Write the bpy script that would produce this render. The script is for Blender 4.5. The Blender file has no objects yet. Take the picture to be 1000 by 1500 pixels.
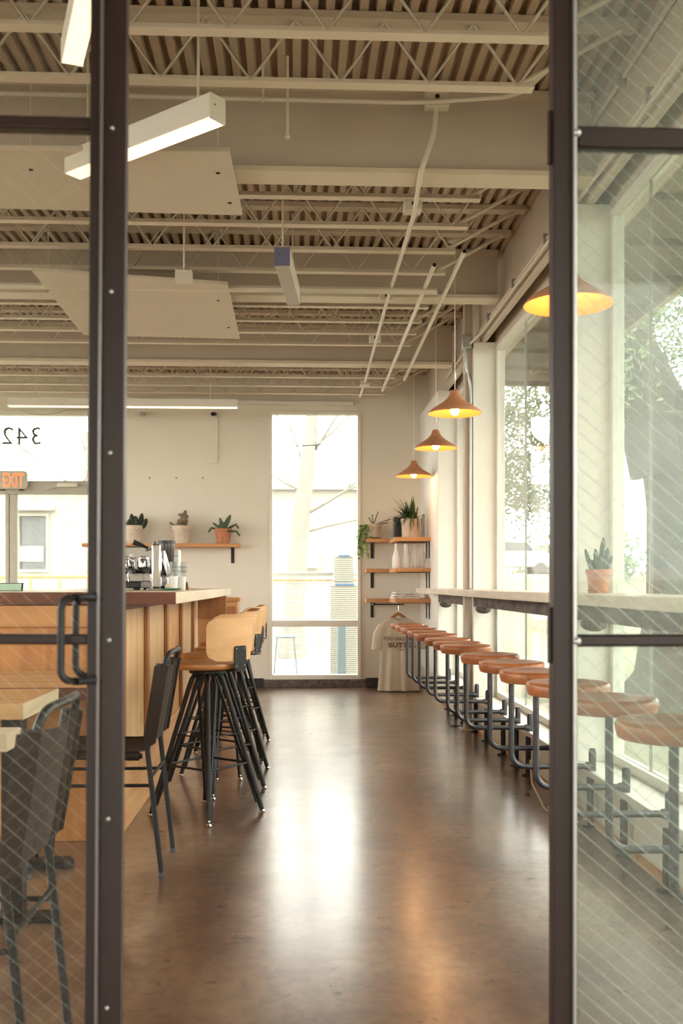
import bpy, math, random
from mathutils import Vector, Matrix
random.seed(7)
R = math.radians
sc = bpy.context.scene
COL = sc.collection
# ---------------------------------------------------------------- camera, sky, exposure
F, HZ, EYE = 1480.0, 855.0, 1.15
PHI = math.atan(65 / F)
cd = bpy.data.cameras.new('camera'); cam = bpy.data.objects.new('camera', cd); COL.objects.link(cam)
cam.location = (0, 0, EYE); cam.rotation_euler = (R(90), 0, -PHI)
cd.sensor_fit = 'VERTICAL'; cd.sensor_height = 36; cd.lens = 36 * F / 1500; cd.shift_y = (HZ - 750) / 1500
cd.clip_start = .05; cd.clip_end = 400
cd.dof.use_dof = True; cd.dof.focus_distance = 5.6; cd.dof.aperture_fstop = 5.0
sc.camera = cam
w = bpy.data.worlds.new('overcast_sky'); sc.world = w; w.use_nodes = True
nt = w.node_tree; nt.nodes.clear()
bg = nt.nodes.new('ShaderNodeBackground'); wo = nt.nodes.new('ShaderNodeOutputWorld')
bg.inputs[0].default_value = (1.0, .985, .93, 1); bg.inputs[1].default_value = 5.2
nt.links.new(bg.outputs[0], wo.inputs[0])
sun = bpy.data.lights.new('hazy_sun', 'SUN'); sun.energy = 2.2; sun.angle = R(25); sun.color = (1, .94, .84)
so = bpy.data.objects.new('hazy_sun', sun); COL.objects.link(so); so.rotation_euler = (R(38), 0, R(35)); so.location = (6, -4, 12)
sc.view_settings.view_transform = 'Standard'; sc.view_settings.look = 'None'
sc.view_settings.exposure = 0.48; sc.view_settings.gamma = 1.0; sc.view_settings.use_curve_mapping = False
sc.cycles.use_denoising = True; sc.cycles.max_bounces = 10; sc.cycles.diffuse_bounces = 6
sc.cycles.transparent_max_bounces = 24; sc.cycles.caustics_reflective = False; sc.cycles.caustics_refractive = False
sc.cycles.sample_clamp_indirect = 6

def W(px, py, Y):
    u = (px - 500) / F
    dx = u * math.cos(PHI) + math.sin(PHI); dy = math.cos(PHI) - u * math.sin(PHI)
    return Vector((Y * dx / dy, Y, EYE + (HZ - py) / F * Y / dy))
def WX(px, Y): return W(px, HZ, Y).x

# ---------------------------------------------------------------- materials
M = {}
def new_mat(name):
    m = bpy.data.materials.new(name); m.use_nodes = True
    M[name] = m; return m, m.node_tree, m.node_tree.nodes['Principled BSDF']
def mat(name, c, rough=.6, metal=0, noise=0, nscale=8, bump=0, bscale=60, stretch=(1, 1, 1), spec=.5, c2=None):
    m, t, p = new_mat(name)
    p.inputs['Roughness'].default_value = rough; p.inputs['Metallic'].default_value = metal
    p.inputs['Specular IOR Level'].default_value = spec
    p.inputs['Base Color'].default_value = (*c, 1)
    if noise or bump:
        tc = t.nodes.new('ShaderNodeTexCoord'); mp = t.nodes.new('ShaderNodeMapping')
        mp.inputs['Scale'].default_value = stretch; t.links.new(tc.outputs['Object'], mp.inputs[0])
    if noise:
        n = t.nodes.new('ShaderNodeTexNoise'); n.inputs['Scale'].default_value = nscale; n.inputs['Detail'].default_value = 5
        t.links.new(mp.outputs[0], n.inputs['Vector'])
        r = t.nodes.new('ShaderNodeValToRGB'); r.color_ramp.elements[0].position = .3; r.color_ramp.elements[1].position = .7
        d = c2 or tuple(v * (1 - noise) for v in c)
        r.color_ramp.elements[0].color = (*d, 1); r.color_ramp.elements[1].color = (*c, 1)
        t.links.new(n.outputs['Fac'], r.inputs[0]); t.links.new(r.outputs[0], p.inputs['Base Color'])
    if bump:
        n2 = t.nodes.new('ShaderNodeTexNoise'); n2.inputs['Scale'].default_value = bscale; n2.inputs['Detail'].default_value = 4
        t.links.new(mp.outputs[0], n2.inputs['Vector'])
        b = t.nodes.new('ShaderNodeBump'); b.inputs['Strength'].default_value = bump; b.inputs['Distance'].default_value = .01
        t.links.new(n2.outputs['Fac'], b.inputs['Height']); t.links.new(b.outputs[0], p.inputs['Normal'])
    return m
def wood(name, c, c2, axis='Z', rough=.45, scale=14, knots=True):
    m, t, p = new_mat(name); p.inputs['Roughness'].default_value = rough
    tc = t.nodes.new('ShaderNodeTexCoord'); oi = t.nodes.new('ShaderNodeObjectInfo')
    ad = t.nodes.new('ShaderNodeVectorMath'); ad.operation = 'ADD'
    t.links.new(tc.outputs['Object'], ad.inputs[0]); t.links.new(oi.outputs['Random'], ad.inputs[1])
    mp = t.nodes.new('ShaderNodeMapping'); s = [1, 1, 1]; s['XYZ'.index(axis)] = .09
    mp.inputs['Scale'].default_value = s; t.links.new(ad.outputs[0], mp.inputs[0])
    n = t.nodes.new('ShaderNodeTexNoise'); n.inputs['Scale'].default_value = scale; n.inputs['Detail'].default_value = 7; n.inputs['Distortion'].default_value = .7
    t.links.new(mp.outputs[0], n.inputs['Vector'])
    r = t.nodes.new('ShaderNodeValToRGB'); r.color_ramp.elements[0].position = .32; r.color_ramp.elements[1].position = .62
    r.color_ramp.elements[0].color = (*c2, 1); r.color_ramp.elements[1].color = (*c, 1)
    t.links.new(n.outputs['Fac'], r.inputs[0]); out = r.outputs[0]
    if knots:
        v = t.nodes.new('ShaderNodeTexVoronoi'); v.inputs['Scale'].default_value = 3.2
        mp2 = t.nodes.new('ShaderNodeMapping'); s2 = [1, 1, 1]; s2['XYZ'.index(axis)] = .5; mp2.inputs['Scale'].default_value = s2
        t.links.new(ad.outputs[0], mp2.inputs[0]); t.links.new(mp2.outputs[0], v.inputs['Vector'])
        k = t.nodes.new('ShaderNodeValToRGB'); k.color_ramp.elements[0].position = .03; k.color_ramp.elements[1].position = .1
        k.color_ramp.elements[0].color = (*[x * .3 for x in c2], 1); k.color_ramp.elements[1].color = (1, 1, 1, 1)
        t.links.new(v.outputs['Distance'], k.inputs[0])
        mx = t.nodes.new('ShaderNodeMix'); mx.data_type = 'RGBA'; mx.blend_type = 'MULTIPLY'; mx.inputs[0].default_value = .8
        t.links.new(out, mx.inputs[6]); t.links.new(k.outputs[0], mx.inputs[7]); out = mx.outputs[2]
    t.links.new(out, p.inputs['Base Color'])
    b = t.nodes.new('ShaderNodeBump'); b.inputs['Strength'].default_value = .15; b.inputs['Distance'].default_value = .004
    t.links.new(n.outputs['Fac'], b.inputs['Height']); t.links.new(b.outputs[0], p.inputs['Normal'])
    return m
def glow(name, c, s):
    m, t, p = new_mat(name); p.inputs['Base Color'].default_value = (*c, 1)
    p.inputs['Emission Color'].default_value = (*c, 1); p.inputs['Emission Strength'].default_value = s
    return m
def glass(name, tint, refl, haze, dcol=(.8, .84, .8)):
    m = bpy.data.materials.new(name); m.use_nodes = True; t = m.node_tree; t.nodes.clear(); M[name] = m
    o = t.nodes.new('ShaderNodeOutputMaterial'); tr = t.nodes.new('ShaderNodeBsdfTransparent'); tr.inputs[0].default_value = (*tint, 1)
    gl = t.nodes.new('ShaderNodeBsdfGlossy'); gl.inputs['Roughness'].default_value = .02
    lw = t.nodes.new('ShaderNodeLayerWeight'); lw.inputs[0].default_value = .5
    pw = t.nodes.new('ShaderNodeMath'); pw.operation = 'POWER'; pw.inputs[1].default_value = 5; t.links.new(lw.outputs['Facing'], pw.inputs[0])
    ma = t.nodes.new('ShaderNodeMath'); ma.operation = 'MULTIPLY_ADD'; ma.inputs[1].default_value = .9; ma.inputs[2].default_value = refl; ma.use_clamp = True; t.links.new(pw.outputs[0], ma.inputs[0])
    m1 = t.nodes.new('ShaderNodeMixShader'); t.links.new(ma.outputs[0], m1.inputs[0])
    t.links.new(tr.outputs[0], m1.inputs[1]); t.links.new(gl.outputs[0], m1.inputs[2])
    df = t.nodes.new('ShaderNodeBsdfDiffuse'); df.inputs[0].default_value = (*dcol, 1)
    tl = t.nodes.new('ShaderNodeBsdfTranslucent'); tl.inputs[0].default_value = (*dcol, 1)
    ml = t.nodes.new('ShaderNodeMixShader'); ml.inputs[0].default_value = .5
    t.links.new(df.outputs[0], ml.inputs[1]); t.links.new(tl.outputs[0], ml.inputs[2])
    m2 = t.nodes.new('ShaderNodeMixShader')  # pale diffuse layer paints dirt and veiling reflection together
    tc = t.nodes.new('ShaderNodeTexCoord'); n = t.nodes.new('ShaderNodeTexNoise'); n.inputs['Scale'].default_value = 5; n.inputs['Detail'].default_value = 5
    mr = t.nodes.new('ShaderNodeMapRange'); mr.inputs['To Min'].default_value = haze * .6; mr.inputs['To Max'].default_value = haze * 1.4
    t.links.new(tc.outputs['Object'], n.inputs['Vector']); t.links.new(n.outputs['Fac'], mr.inputs['Value']); t.links.new(mr.outputs[0], m2.inputs[0])
    t.links.new(m1.outputs[0], m2.inputs[1]); t.links.new(ml.outputs[0], m2.inputs[2]); t.links.new(m2.outputs[0], o.inputs[0])
    return m

mat('wall', (.73, .68, .575), .75, noise=.05, nscale=2, bump=.08, bscale=90)
mat('white_trim', (.76, .73, .65), .6, noise=.07, nscale=3)
mat('ceiling_paint', (.56, .455, .35), .7, noise=.10, nscale=3)  # tan of these ceiling paints carries the warm shade on white
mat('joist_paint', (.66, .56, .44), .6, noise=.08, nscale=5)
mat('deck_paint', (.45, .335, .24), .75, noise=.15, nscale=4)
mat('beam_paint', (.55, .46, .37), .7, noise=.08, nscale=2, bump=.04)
mat('cloud_panel', (.60, .52, .42), .8, noise=.04, nscale=6, bump=.1, bscale=150)
mat('conduit', (.64, .57, .47), .45)
mat('fixture', (.70, .66, .58), .5)
mat('fixture_end', (.13, .125, .21), .5)
mat('black_steel', (.012, .010, .010), .45, metal=0, noise=.3, nscale=20, spec=.35)
mat('door_steel', (.024, .012, .0095), .42, metal=0, spec=.35, noise=.25, nscale=9, bump=.05)
mat('edge_highlight', (.16, .14, .135), .3, metal=.4)  # lighter metal paints the highlight line down the stile
mat('pipe_steel', (.08, .078, .085), .40, metal=.6, noise=.45, nscale=25)
mat('chrome', (.55, .54, .53), .14, metal=1)
mat('galvanised', (.45, .45, .43), .4, metal=.8)
mat('plastic_black', (.02, .018, .018), .35)
mat('baseboard', (.018, .015, .014), .5)
mat('leather', (.034, .018, .011), .55, spec=.3, noise=.4, nscale=12, bump=.3, bscale=50)
mat('terracotta', (.50, .20, .10), .8, noise=.25, nscale=18)
mat('shade_clay', (.52, .22, .10), .75, noise=.3, nscale=40, stretch=(1, 1, 4))
mat('shade_inside', (.80, .30, .075), .6)
mat('pale_pot', (.66, .54, .42), .85, noise=.3, nscale=12)
mat('soil', (.03, .02, .015), .9)
mat('cactus', (.09, .13, .07), .7, noise=.4, nscale=30, bump=.4, bscale=120)
mat('cactus_dark', (.028, .04, .022), .7, noise=.4, nscale=30, bump=.4)
mat('succulent', (.26, .19, .12), .7, noise=.4, nscale=20)
mat('leaf_green', (.045, .10, .025), .5, noise=.4, nscale=20)
mat('leaf_light', (.30, .42, .10), .5, noise=.3, nscale=20)
mat('tree_leaf', (.19, .25, .13), .6, noise=.3, nscale=3)
mat('bark', (.085, .078, .066), .9, noise=.4, nscale=9, bump=.8, bscale=14, stretch=(1, 1, .4))
mat('bark_tan', (.22, .18, .14), .85, noise=.2)
mat('pale_bark', (.27, .25, .22), .9, noise=.2, nscale=9, bump=.5, bscale=14)
mat('outside_ground', (.27, .25, .19), .95, noise=.3, nscale=.9, c2=(.19, .19, .12))
mat('road', (.27, .265, .25), .9, noise=.1)
mat('patio', (.36, .34, .29), .9, noise=.1, nscale=2)
mat('white_building', (.37, .345, .31), .9, noise=.05)
mat('car_paint', (.55, .57, .58), .3)
mat('car_glass', (.10, .11, .12), .15)
mat('ceramic_white', (.78, .76, .72), .3)
mat('cloth_shirt', (.60, .52, .40), .9, noise=.06, nscale=40, bump=.2, bscale=200)
mat('cloth_white', (.70, .66, .60), .9, noise=.25, nscale=30, bump=.3)
mat('ink_brown', (.16, .07, .04), .8)
mat('ink_dark', (.03, .035, .035), .6)
mat('green_plate', (.10, .28, .20), .3)
mat('paper', (.75, .75, .72), .8)
mat('blue_trim', (.10, .25, .55), .5)
mat('ac_white', (.34, .34, .31), .7)
mat('pole_blue', (.20, .27, .32), .5)
mat('wire_lit', (.72, .74, .68), .4)  # paler wires, the light they catch put into the colour
mat('wire_unlit', (.30, .29, .25), .5)  # darker copy for the wires that catch no light
mat('smoked', (.035, .025, .022), .15)
mat('sign_housing', (.42, .40, .34), .5)
mat('weathered', (.16, .13, .11), .8, noise=.7, nscale=22, bump=.4, stretch=(1, .3, 1))
wood('wood_panel', (.62, .33, .12), (.46, .21, .065), 'Z')
wood('wood_panel_light', (.68, .44, .22), (.56, .33, .14), 'Z')
wood('wood_batten', (.36, .155, .05), (.26, .10, .032), 'Z', knots=False)
wood('wood_skirting', (.62, .35, .15), (.46, .22, .08), 'Y')
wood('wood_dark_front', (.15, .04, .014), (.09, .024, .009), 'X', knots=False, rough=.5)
wood('wood_side', (.66, .54, .38), (.56, .44, .29), 'Y', knots=False, rough=.35)  # pale tone puts in the window light caught by the bar's side edge
wood('wood_top', (.58, .36, .18), (.46, .26, .11), 'X', knots=False, rough=.25)
wood('wood_seat', (.44, .155, .05), (.30, .095, .03), 'X', rough=.35, scale=22, knots=False)
wood('wood_stool', (.50, .22, .07), (.36, .14, .04), 'X', rough=.28, knots=False)
wood('wood_back', (.72, .43, .21), (.56, .30, .12), 'Y', rough=.45, scale=10)
wood('wood_shelf', (.55, .27, .10), (.42, .18, .06), 'X', rough=.45)
wood('wood_counter', (.60, .52, .41), (.46, .38, .28), 'Y', knots=False, rough=.4, scale=20)
wood('wood_booth', (.52, .23, .07), (.37, .14, .038), 'Z', rough=.4)
glow('lamp_diffuser', (1.0, .82, .56), 1.15)
glow('bulb', (1.0, .72, .42), 14)
glow('exit_letters', (1.0, .22, .07), .8)
glass('window_glass', (.96, .98, .965), .03, .02)
glass('far_glass', (.97, .985, .97), .006, .02)
glass('door_glass_right', (.86, .90, .87), .025, .07, (.75, .82, .77))  # haze paints the veil of reflection on this dirty pane
glass('door_glass_left', (.95, .95, .92), .012, .008, (.8, .78, .7))
glass('clear_cup', (.86, .88, .87), .15, .15)

# floor: stained, sealed concrete
m, t, p = new_mat('concrete')
tc = t.nodes.new('ShaderNodeTexCoord')
def nz(scale, det, dist=0, st=(1, 1, 1)):
    mp = t.nodes.new('ShaderNodeMapping'); mp.inputs['Scale'].default_value = st; t.links.new(tc.outputs['Object'], mp.inputs[0])
    n = t.nodes.new('ShaderNodeTexNoise'); n.inputs['Scale'].default_value = scale; n.inputs['Detail'].default_value = det; n.inputs['Distortion'].default_value = dist
    t.links.new(mp.outputs[0], n.inputs['Vector']); return n.outputs['Fac']
def rp(fac, stops):
    r = t.nodes.new('ShaderNodeValToRGB'); e = r.color_ramp.elements
    while len(e) < len(stops): e.new(.5)
    for i, (q, c) in enumerate(stops): e[i].position = q; e[i].color = (*c, 1)
    t.links.new(fac, r.inputs[0]); return r.outputs[0]
def mixc(a, b, f, mode='MULTIPLY'):
    x = t.nodes.new('ShaderNodeMix'); x.data_type = 'RGBA'; x.blend_type = mode
    if isinstance(f, float): x.inputs[0].default_value = f
    else: t.links.new(f, x.inputs[0])
    t.links.new(a, x.inputs[6]); t.links.new(b, x.inputs[7]); return x.outputs[2]
base = rp(nz(1.3, 8, .6, (1, .7, 1)), [(.30, (.085, .045, .026)), (.5, (.175, .102, .060)), (.70, (.30, .215, .145))])
streak = rp(nz(4.5, 8, .9, (.8, 1.0, 1)), [(.36, (.58, .50, .45)), (.58, (1, 1, 1))])
spots = rp(nz(6, 4, .5, (.7, 1.0, 1)), [(.27, (.35, .24, .19)), (.31, (1, 1, 1))])
fine = rp(nz(24, 8, .6, (1, .8, 1)), [(.36, (.74, .68, .64)), (.60, (1.12, 1.1, 1.08))])
base = mixc(base, fine, .8); c = mixc(base, streak, .6); c = mixc(c, spots, .85)
scr = rp(nz(30, 3, 2.5), [(.48, (0, 0, 0)), (.5, (.12, .10, .08)), (.52, (0, 0, 0))])
c = mixc(c, rp(nz(17, 5, .3, (.8, .9, 1)), [(.30, (.25, .13, .10)), (.33, (1, 1, 1))]), .9)
t.links.new(c, p.inputs['Base Color'])
rg = t.nodes.new('ShaderNodeMapRange'); rg.inputs['To Min'].default_value = .22; rg.inputs['To Max'].default_value = .38
t.links.new(nz(3.5, 7, .5), rg.inputs['Value']); t.links.new(rg.outputs[0], p.inputs['Roughness'])
bp = t.nodes.new('ShaderNodeBump'); bp.inputs['Strength'].default_value = .12; bp.inputs['Distance'].default_value = .01
t.links.new(nz(14, 6), bp.inputs['Height']); t.links.new(bp.outputs[0], p.inputs['Normal'])
p.inputs['Specular IOR Level'].default_value = .6
p.inputs['Coat Weight'].default_value = .75; p.inputs['Coat Roughness'].default_value = .18

# ---------------------------------------------------------------- mesh helpers
class MB:
    def __init__(s): s.v = []; s.f = []
    def add(s, vs, fs):
        n = len(s.v); s.v += [tuple(v) for v in vs]; s.f += [tuple(i + n for i in f) for f in fs]; return s
    def box(s, x0, x1, y0, y1, z0, z1):
        if x0 > x1: x0, x1 = x1, x0
        if y0 > y1: y0, y1 = y1, y0
        return s.add([(x0, y0, z0), (x1, y0, z0), (x1, y1, z0), (x0, y1, z0), (x0, y0, z1), (x1, y0, z1), (x1, y1, z1), (x0, y1, z1)],
                     [(3, 2, 1, 0), (4, 5, 6, 7), (0, 1, 5, 4), (1, 2, 6, 5), (2, 3, 7, 6), (3, 0, 4, 7)])
    def prism(s, poly, a, b, axis='z'):
        # poly: list of 2D points in the plane perpendicular to axis; a..b extent along axis
        def P(q, h): return {'z': (q[0], q[1], h), 'y': (q[0], h, q[1]), 'x': (h, q[0], q[1])}[axis]
        n = len(poly); vs = [P(q, a) for q in poly] + [P(q, b) for q in poly]
        ar = sum(poly[i][0] * poly[(i + 1) % n][1] - poly[(i + 1) % n][0] * poly[i][1] for i in range(n))
        flip = (ar < 0) ^ (axis == 'y')
        fs = [tuple(range(n - 1, -1, -1)), tuple(range(n, 2 * n))] + [(i, (i + 1) % n, n + (i + 1) % n, n + i) for i in range(n)]
        if flip: fs = [f[::-1] for f in fs]
        return s.add(vs, fs)
    def tube(s, pts, r, n=8, cap=True):
        pts = [Vector(p) for p in pts]; k = len(pts); rs = r if isinstance(r, (list, tuple)) else [r] * k
        d0 = (pts[1] - pts[0]).normalized(); up = Vector((0, 0, 1)) if abs(d0.z) < .9 else Vector((1, 0, 0))
        u = d0.cross(up).normalized(); vs = []
        for i in range(k):
            d = ((pts[min(i + 1, k - 1)] - pts[i]).normalized() + (pts[i] - pts[max(i - 1, 0)]).normalized())
            d = d.normalized() if d.length > 1e-6 else d0
            u = (u - d * u.dot(d)); u = u.normalized() if u.length > 1e-6 else d.orthogonal().normalized()
            v = d.cross(u)
            for j in range(n):
                a = 2 * math.pi * j / n; vs.append(pts[i] + (u * math.cos(a) + v * math.sin(a)) * rs[i])
        fs = [(i * n + j, i * n + (j + 1) % n, (i + 1) * n + (j + 1) % n, (i + 1) * n + j) for i in range(k - 1) for j in range(n)]
        if cap: fs += [tuple(range(n - 1, -1, -1)), tuple((k - 1) * n + j for j in range(n))]
        return s.add(vs, fs)
    def lathe(s, prof, c=(0, 0, 0), n=24, jit=0):
        vs = []; c = Vector(c)
        for (r, z) in prof:
            for j in range(n):
                a = 2 * math.pi * j / n; q = r * (1 + random.uniform(-jit, jit))
                vs.append((c.x + q * math.cos(a), c.y + q * math.sin(a), c.z + z))
        k = len(prof)
        fs = [(i * n + j, i * n + (j + 1) % n, (i + 1) * n + (j + 1) % n, (i + 1) * n + j) for i in range(k - 1) for j in range(n)]
        if prof[0][0] > 1e-5: fs.append(tuple(range(n - 1, -1, -1)))
        if prof[-1][0] > 1e-5: fs.append(tuple((k - 1) * n + j for j in range(n)))
        return s.add(vs, fs)
    def blob(s, c, rad, n=10, m=6, rot=None):
        c = Vector(c); rad = Vector(rad if hasattr(rad, '__len__') else (rad,) * 3); vs = []
        for i in range(m + 1):
            th = math.pi * i / m
            for j in range(n):
                a = 2 * math.pi * j / n
                q = Vector((rad.x * math.sin(th) * math.cos(a), rad.y * math.sin(th) * math.sin(a), -rad.z * math.cos(th)))
                if rot: q = rot @ q
                vs.append(c + q)
        fs = [(i * n + j, i * n + (j + 1) % n, (i + 1) * n + (j + 1) % n, (i + 1) * n + j) for i in range(m) for j in range(n)]
        return s.add(vs, fs)
    def leaf(s, base, d, L, wd, droop=.3, seg=4):
        base = Vector(base); d = Vector(d).normalized(); side = d.cross(Vector((0, 0, 1)))
        side = side.normalized() if side.length > 1e-3 else Vector((1, 0, 0)); pts = []
        for i in range(seg + 1):
            q = i / seg; c = base + d * L * q + Vector((0, 0, -droop * L * q * q)); ww = wd * (.35 + 1.3 * q * (1 - q) * 2) * (1 - q ** 3) / 1.2
            pts += [c - side * ww, c + side * ww]
        return s.add(pts, [(2 * i, 2 * i + 1, 2 * i + 3, 2 * i + 2) for i in range(seg)])
    def build(s, name, m, parent=None, bevel=0, local=False, seg=2, ang=35):
        me = bpy.data.meshes.new(name); vs = s.v
        if parent is not None and not local:
            o = parent
            T = Vector((0, 0, 0))
            inv = WM(parent).inverted(); vs = [inv @ Vector(v) for v in vs]
        me.from_pydata([tuple(v) for v in vs], [], s.f)
        me.materials.append(M[m]); me.shade_smooth() if hasattr(me, 'shade_smooth') else None
        me.set_sharp_from_angle(angle=R(ang)); me.update()
        ob = bpy.data.objects.new(name, me); COL.objects.link(ob)
        if parent is not None: ob.parent = parent
        if bevel:
            b = ob.modifiers.new('edge', 'BEVEL'); b.width = bevel; b.segments = seg; b.limit_method = 'ANGLE'; b.angle_limit = R(40)
        return ob
def WM(o):
    m = Matrix.LocRotScale(o.location, o.rotation_euler, o.scale)
    return WM(o.parent) @ m if o.parent else m
def tag(o, label=None, cat=None, group=None, kind=None):
    if label: o['label'] = label
    if cat: o['category'] = cat
    if group: o['group'] = group
    if kind: o['kind'] = kind
    return o
def thing(name, loc, label=None, cat=None, rz=0, group=None, kind=None):
    o = bpy.data.objects.new(name, None); COL.objects.link(o); o.location = loc; o.rotation_euler = (0, 0, rz); o.empty_display_size = .1
    return tag(o, label, cat, group, kind)
def children(o): return [c for c in bpy.data.objects if c.parent == o]
def copy_tree(o, kids, parent=None):
    c = o.copy(); COL.objects.link(c)
    if parent: c.parent = parent
    for k in kids.get(o.name, []): copy_tree(k, kids, c)
    return c
def tree_map(o, d=None):
    d = {} if d is None else d
    d[o.name] = children(o)
    for k in d[o.name]: tree_map(k, d)
    return d
def text_obj(name, body, m, size, loc, rot, parent, depth=.002, sx=1, bold=0, align='CENTER'):
    cu = bpy.data.curves.new(name, 'FONT'); cu.body = body; cu.size = size; cu.extrude = depth; cu.align_x = align; cu.space_character = 1.12 if body.isdigit() else 1.0; cu.offset = bold
    cu.resolution_u = 3
    o = bpy.data.objects.new(name, cu); COL.objects.link(o); o.rotation_euler = rot
    dg = bpy.context.evaluated_depsgraph_get(); me = bpy.data.meshes.new_from_object(o.evaluated_get(dg))
    bpy.data.objects.remove(o); me.materials.clear(); me.materials.append(M[m])
    o = bpy.data.objects.new(name, me); COL.objects.link(o); o.rotation_euler = rot; o.scale = (sx, 1, 1)
    if parent: o.parent = parent; o.location = Vector(loc) - parent.location
    else: o.location = loc
    return o
def rrect(w, h, r, n=4, cx=0, cy=0):
    pts = []
    for (sx, sy, a0) in ((1, 1, 0), (-1, 1, 90), (-1, -1, 180), (1, -1, 270)):
        for i in range(n + 1):
            a = R(a0 + 90 * i / n); pts.append((cx + sx * (w / 2 - r) + r * math.cos(a), cy + sy * (h / 2 - r) + r * math.sin(a)))
    return pts
def arcpts(p0, corner, p1, r, n=5):
    """polyline p0 -> rounded corner -> p1 (returns the corner points only)"""
    p0, c, p1 = map(Vector, (p0, corner, p1)); a = (p0 - c).normalized(); b = (p1 - c).normalized()
    out = []
    for i in range(n + 1):
        q = i / n; A = c + a * r * (1 - q); B = c + b * r * q
        out.append(A * (1 - q) + B * q)
    return out
def rounded(pts, r, n=5):
    out = [Vector(pts[0])]
    for i in range(1, len(pts) - 1): out += arcpts(pts[i - 1], pts[i], pts[i + 1], r, n)
    return out + [Vector(pts[-1])]

# ---------------------------------------------------------------- the setting
YF = 11.2                      # far wall
XG, XC, XS = 1.57, 1.37, 1.31  # window glass, column face, steel column
ZD = 3.47                      # underside of deck ribs
MB().box(-5.2, 1.62, -3.5, YF + .15, -.12, 0).build('floor', 'concrete')['kind'] = 'structure'

def wall_y(name, y0, y1, xr, zr, holes, m):
    xs = sorted({xr[0], xr[1], *[h[0] for h in holes], *[h[1] for h in holes]}); zs = sorted({zr[0], zr[1], *[h[2] for h in holes], *[h[3] for h in holes]})
    xs = [x for x in xs if xr[0] <= x <= xr[1]]; zs = [z for z in zs if zr[0] <= z <= zr[1]]
    b = MB()
    for i in range(len(xs) - 1):
        for j in range(len(zs) - 1):
            cx, cz = (xs[i] + xs[i + 1]) / 2, (zs[j] + zs[j + 1]) / 2
            if not any(h[0] < cx < h[1] and h[2] < cz < h[3] for h in holes): b.box(xs[i], xs[i + 1], y0, y1, zs[j], zs[j + 1])
    o = b.build(name, m); o['kind'] = 'structure'; return o
fx0, fx1 = WX(394, YF), WX(528, YF); fz0, fz1 = .09, W(460, 603, YF).z
lx1 = WX(131, YF); lx0 = lx1 - 2.6; lz1 = W(60, 602, YF).z
wall_y('wall_far', YF, YF + .15, (-5.2, 1.9), (-.1, 3.9), [(fx0, fx1, fz0, fz1), (lx0, lx1, .0, lz1)], 'wall')
# far window
wn = thing('window_1', (fx0, YF, fz0), 'tall narrow far window between the bar and the corner shelves', None, kind='structure')
for (a, b, c, d) in ((fx0, fx0 + .035, fz0, fz1), (fx1 - .035, fx1, fz0, fz1), (fx0 + .035, fx1 - .035, fz1 - .035, fz1), (fx0 + .035, fx1 - .035, fz0, fz0 + .05)):
    MB().box(a, b, YF - .02, YF + .08, c, d).build('window_frame', 'white_trim', wn, bevel=.003)
zb = W(460, 918, YF).z
MB().box(fx0 + .035, fx1 - .035, YF - .015, YF + .07, zb, zb + .07).build('transom_bar', 'white_trim', wn, bevel=.003)
MB().box(fx0 + .035, fx1 - .035, YF + .02, YF + .026, fz0 + .05, zb).build('lower_pane', 'far_glass', wn)
MB().box(fx0 + .035, fx1 - .035, YF + .02, YF + .026, zb + .07, fz1 - .035).build('upper_pane', 'far_glass', wn)
MB().box(fx0 - .06, fx1 + .06, YF - .03, YF + .02, 0, fz0).build('window_curb', 'weathered', wn, bevel=.003)
# baseboard pieces on the far wall
MB().box(WX(130, YF), fx0 - .06, YF - .018, YF, 0, .105).build('baseboard_left', 'baseboard', bevel=.003)['kind'] = 'structure'
MB().box(fx1 + .06, XC, YF - .018, YF, 0, .105).build('baseboard_right', 'baseboard', bevel=.003)['kind'] = 'structure'
# storefront with exit doors
sf = thing('door_1', ((lx0 + lx1) / 2, YF, 0), 'glazed double exit door with a numbered transom seen through the left glass leaf', None, kind='structure')
tz0, tz1 = W(60, 724, YF).z, W(60, 707, YF).z; mx = WX(14, YF)
MB().box(lx1 - .01, lx1 + .05, YF - .02, YF + .08, 0, lz1).build('door_frame', 'white_trim', sf)
MB().box(lx0 - .05, lx0 + .01, YF - .02, YF + .08, 0, lz1).build('door_frame', 'white_trim', sf)
MB().box(lx0 + .01, lx1 - .01, YF - .03, YF + .09, tz0, tz1 + .02).build('transom_bar', 'sign_housing', sf, bevel=.004)
MB().box(lx0 + .01, lx1 - .01, YF - .02, YF + .08, lz1 - .05, lz1).build('door_frame', 'white_trim', sf)
dl = WX(8, YF); dr = WX(25, YF)
for (a, b) in ((dl, mx - .004), (mx + .004, dr)): MB().box(a, b, YF - .01, YF + .045, .03, tz0).build('door_stile', 'sign_housing', sf, bevel=.004)
MB().box(mx - .004, mx + .004, YF + .01, YF + .03, .03, tz0).build('door_gap', 'plastic_black', sf)
for (a, b) in ((lx0 + .01, dl), (dr, lx1 - .01)):
    MB().box(a, b, YF - .01, YF + .045, .03, .28).build('door_rail', 'sign_housing', sf, bevel=.004)
    MB().box(a, b, YF + .01, YF + .016, .28, tz0).build('door_pane', 'far_glass', sf)
MB().box(lx0 + .01, lx1 - .01, YF + .01, YF + .016, tz1 + .02, lz1 - .05).build('transom_pane', 'far_glass', sf)
cl = W(100, 712, YF - .06); MB().box(cl.x - .12, cl.x + .1, YF - .08, YF - .03, cl.z - .01, cl.z + .03).build('door_closer', 'fixture', sf, bevel=.004)
MB().tube([(cl.x - .1, YF - .07, cl.z - .01), (cl.x - .22, YF - .09, cl.z - .05)], .008).build('closer_arm', 'galvanised', sf)
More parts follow.
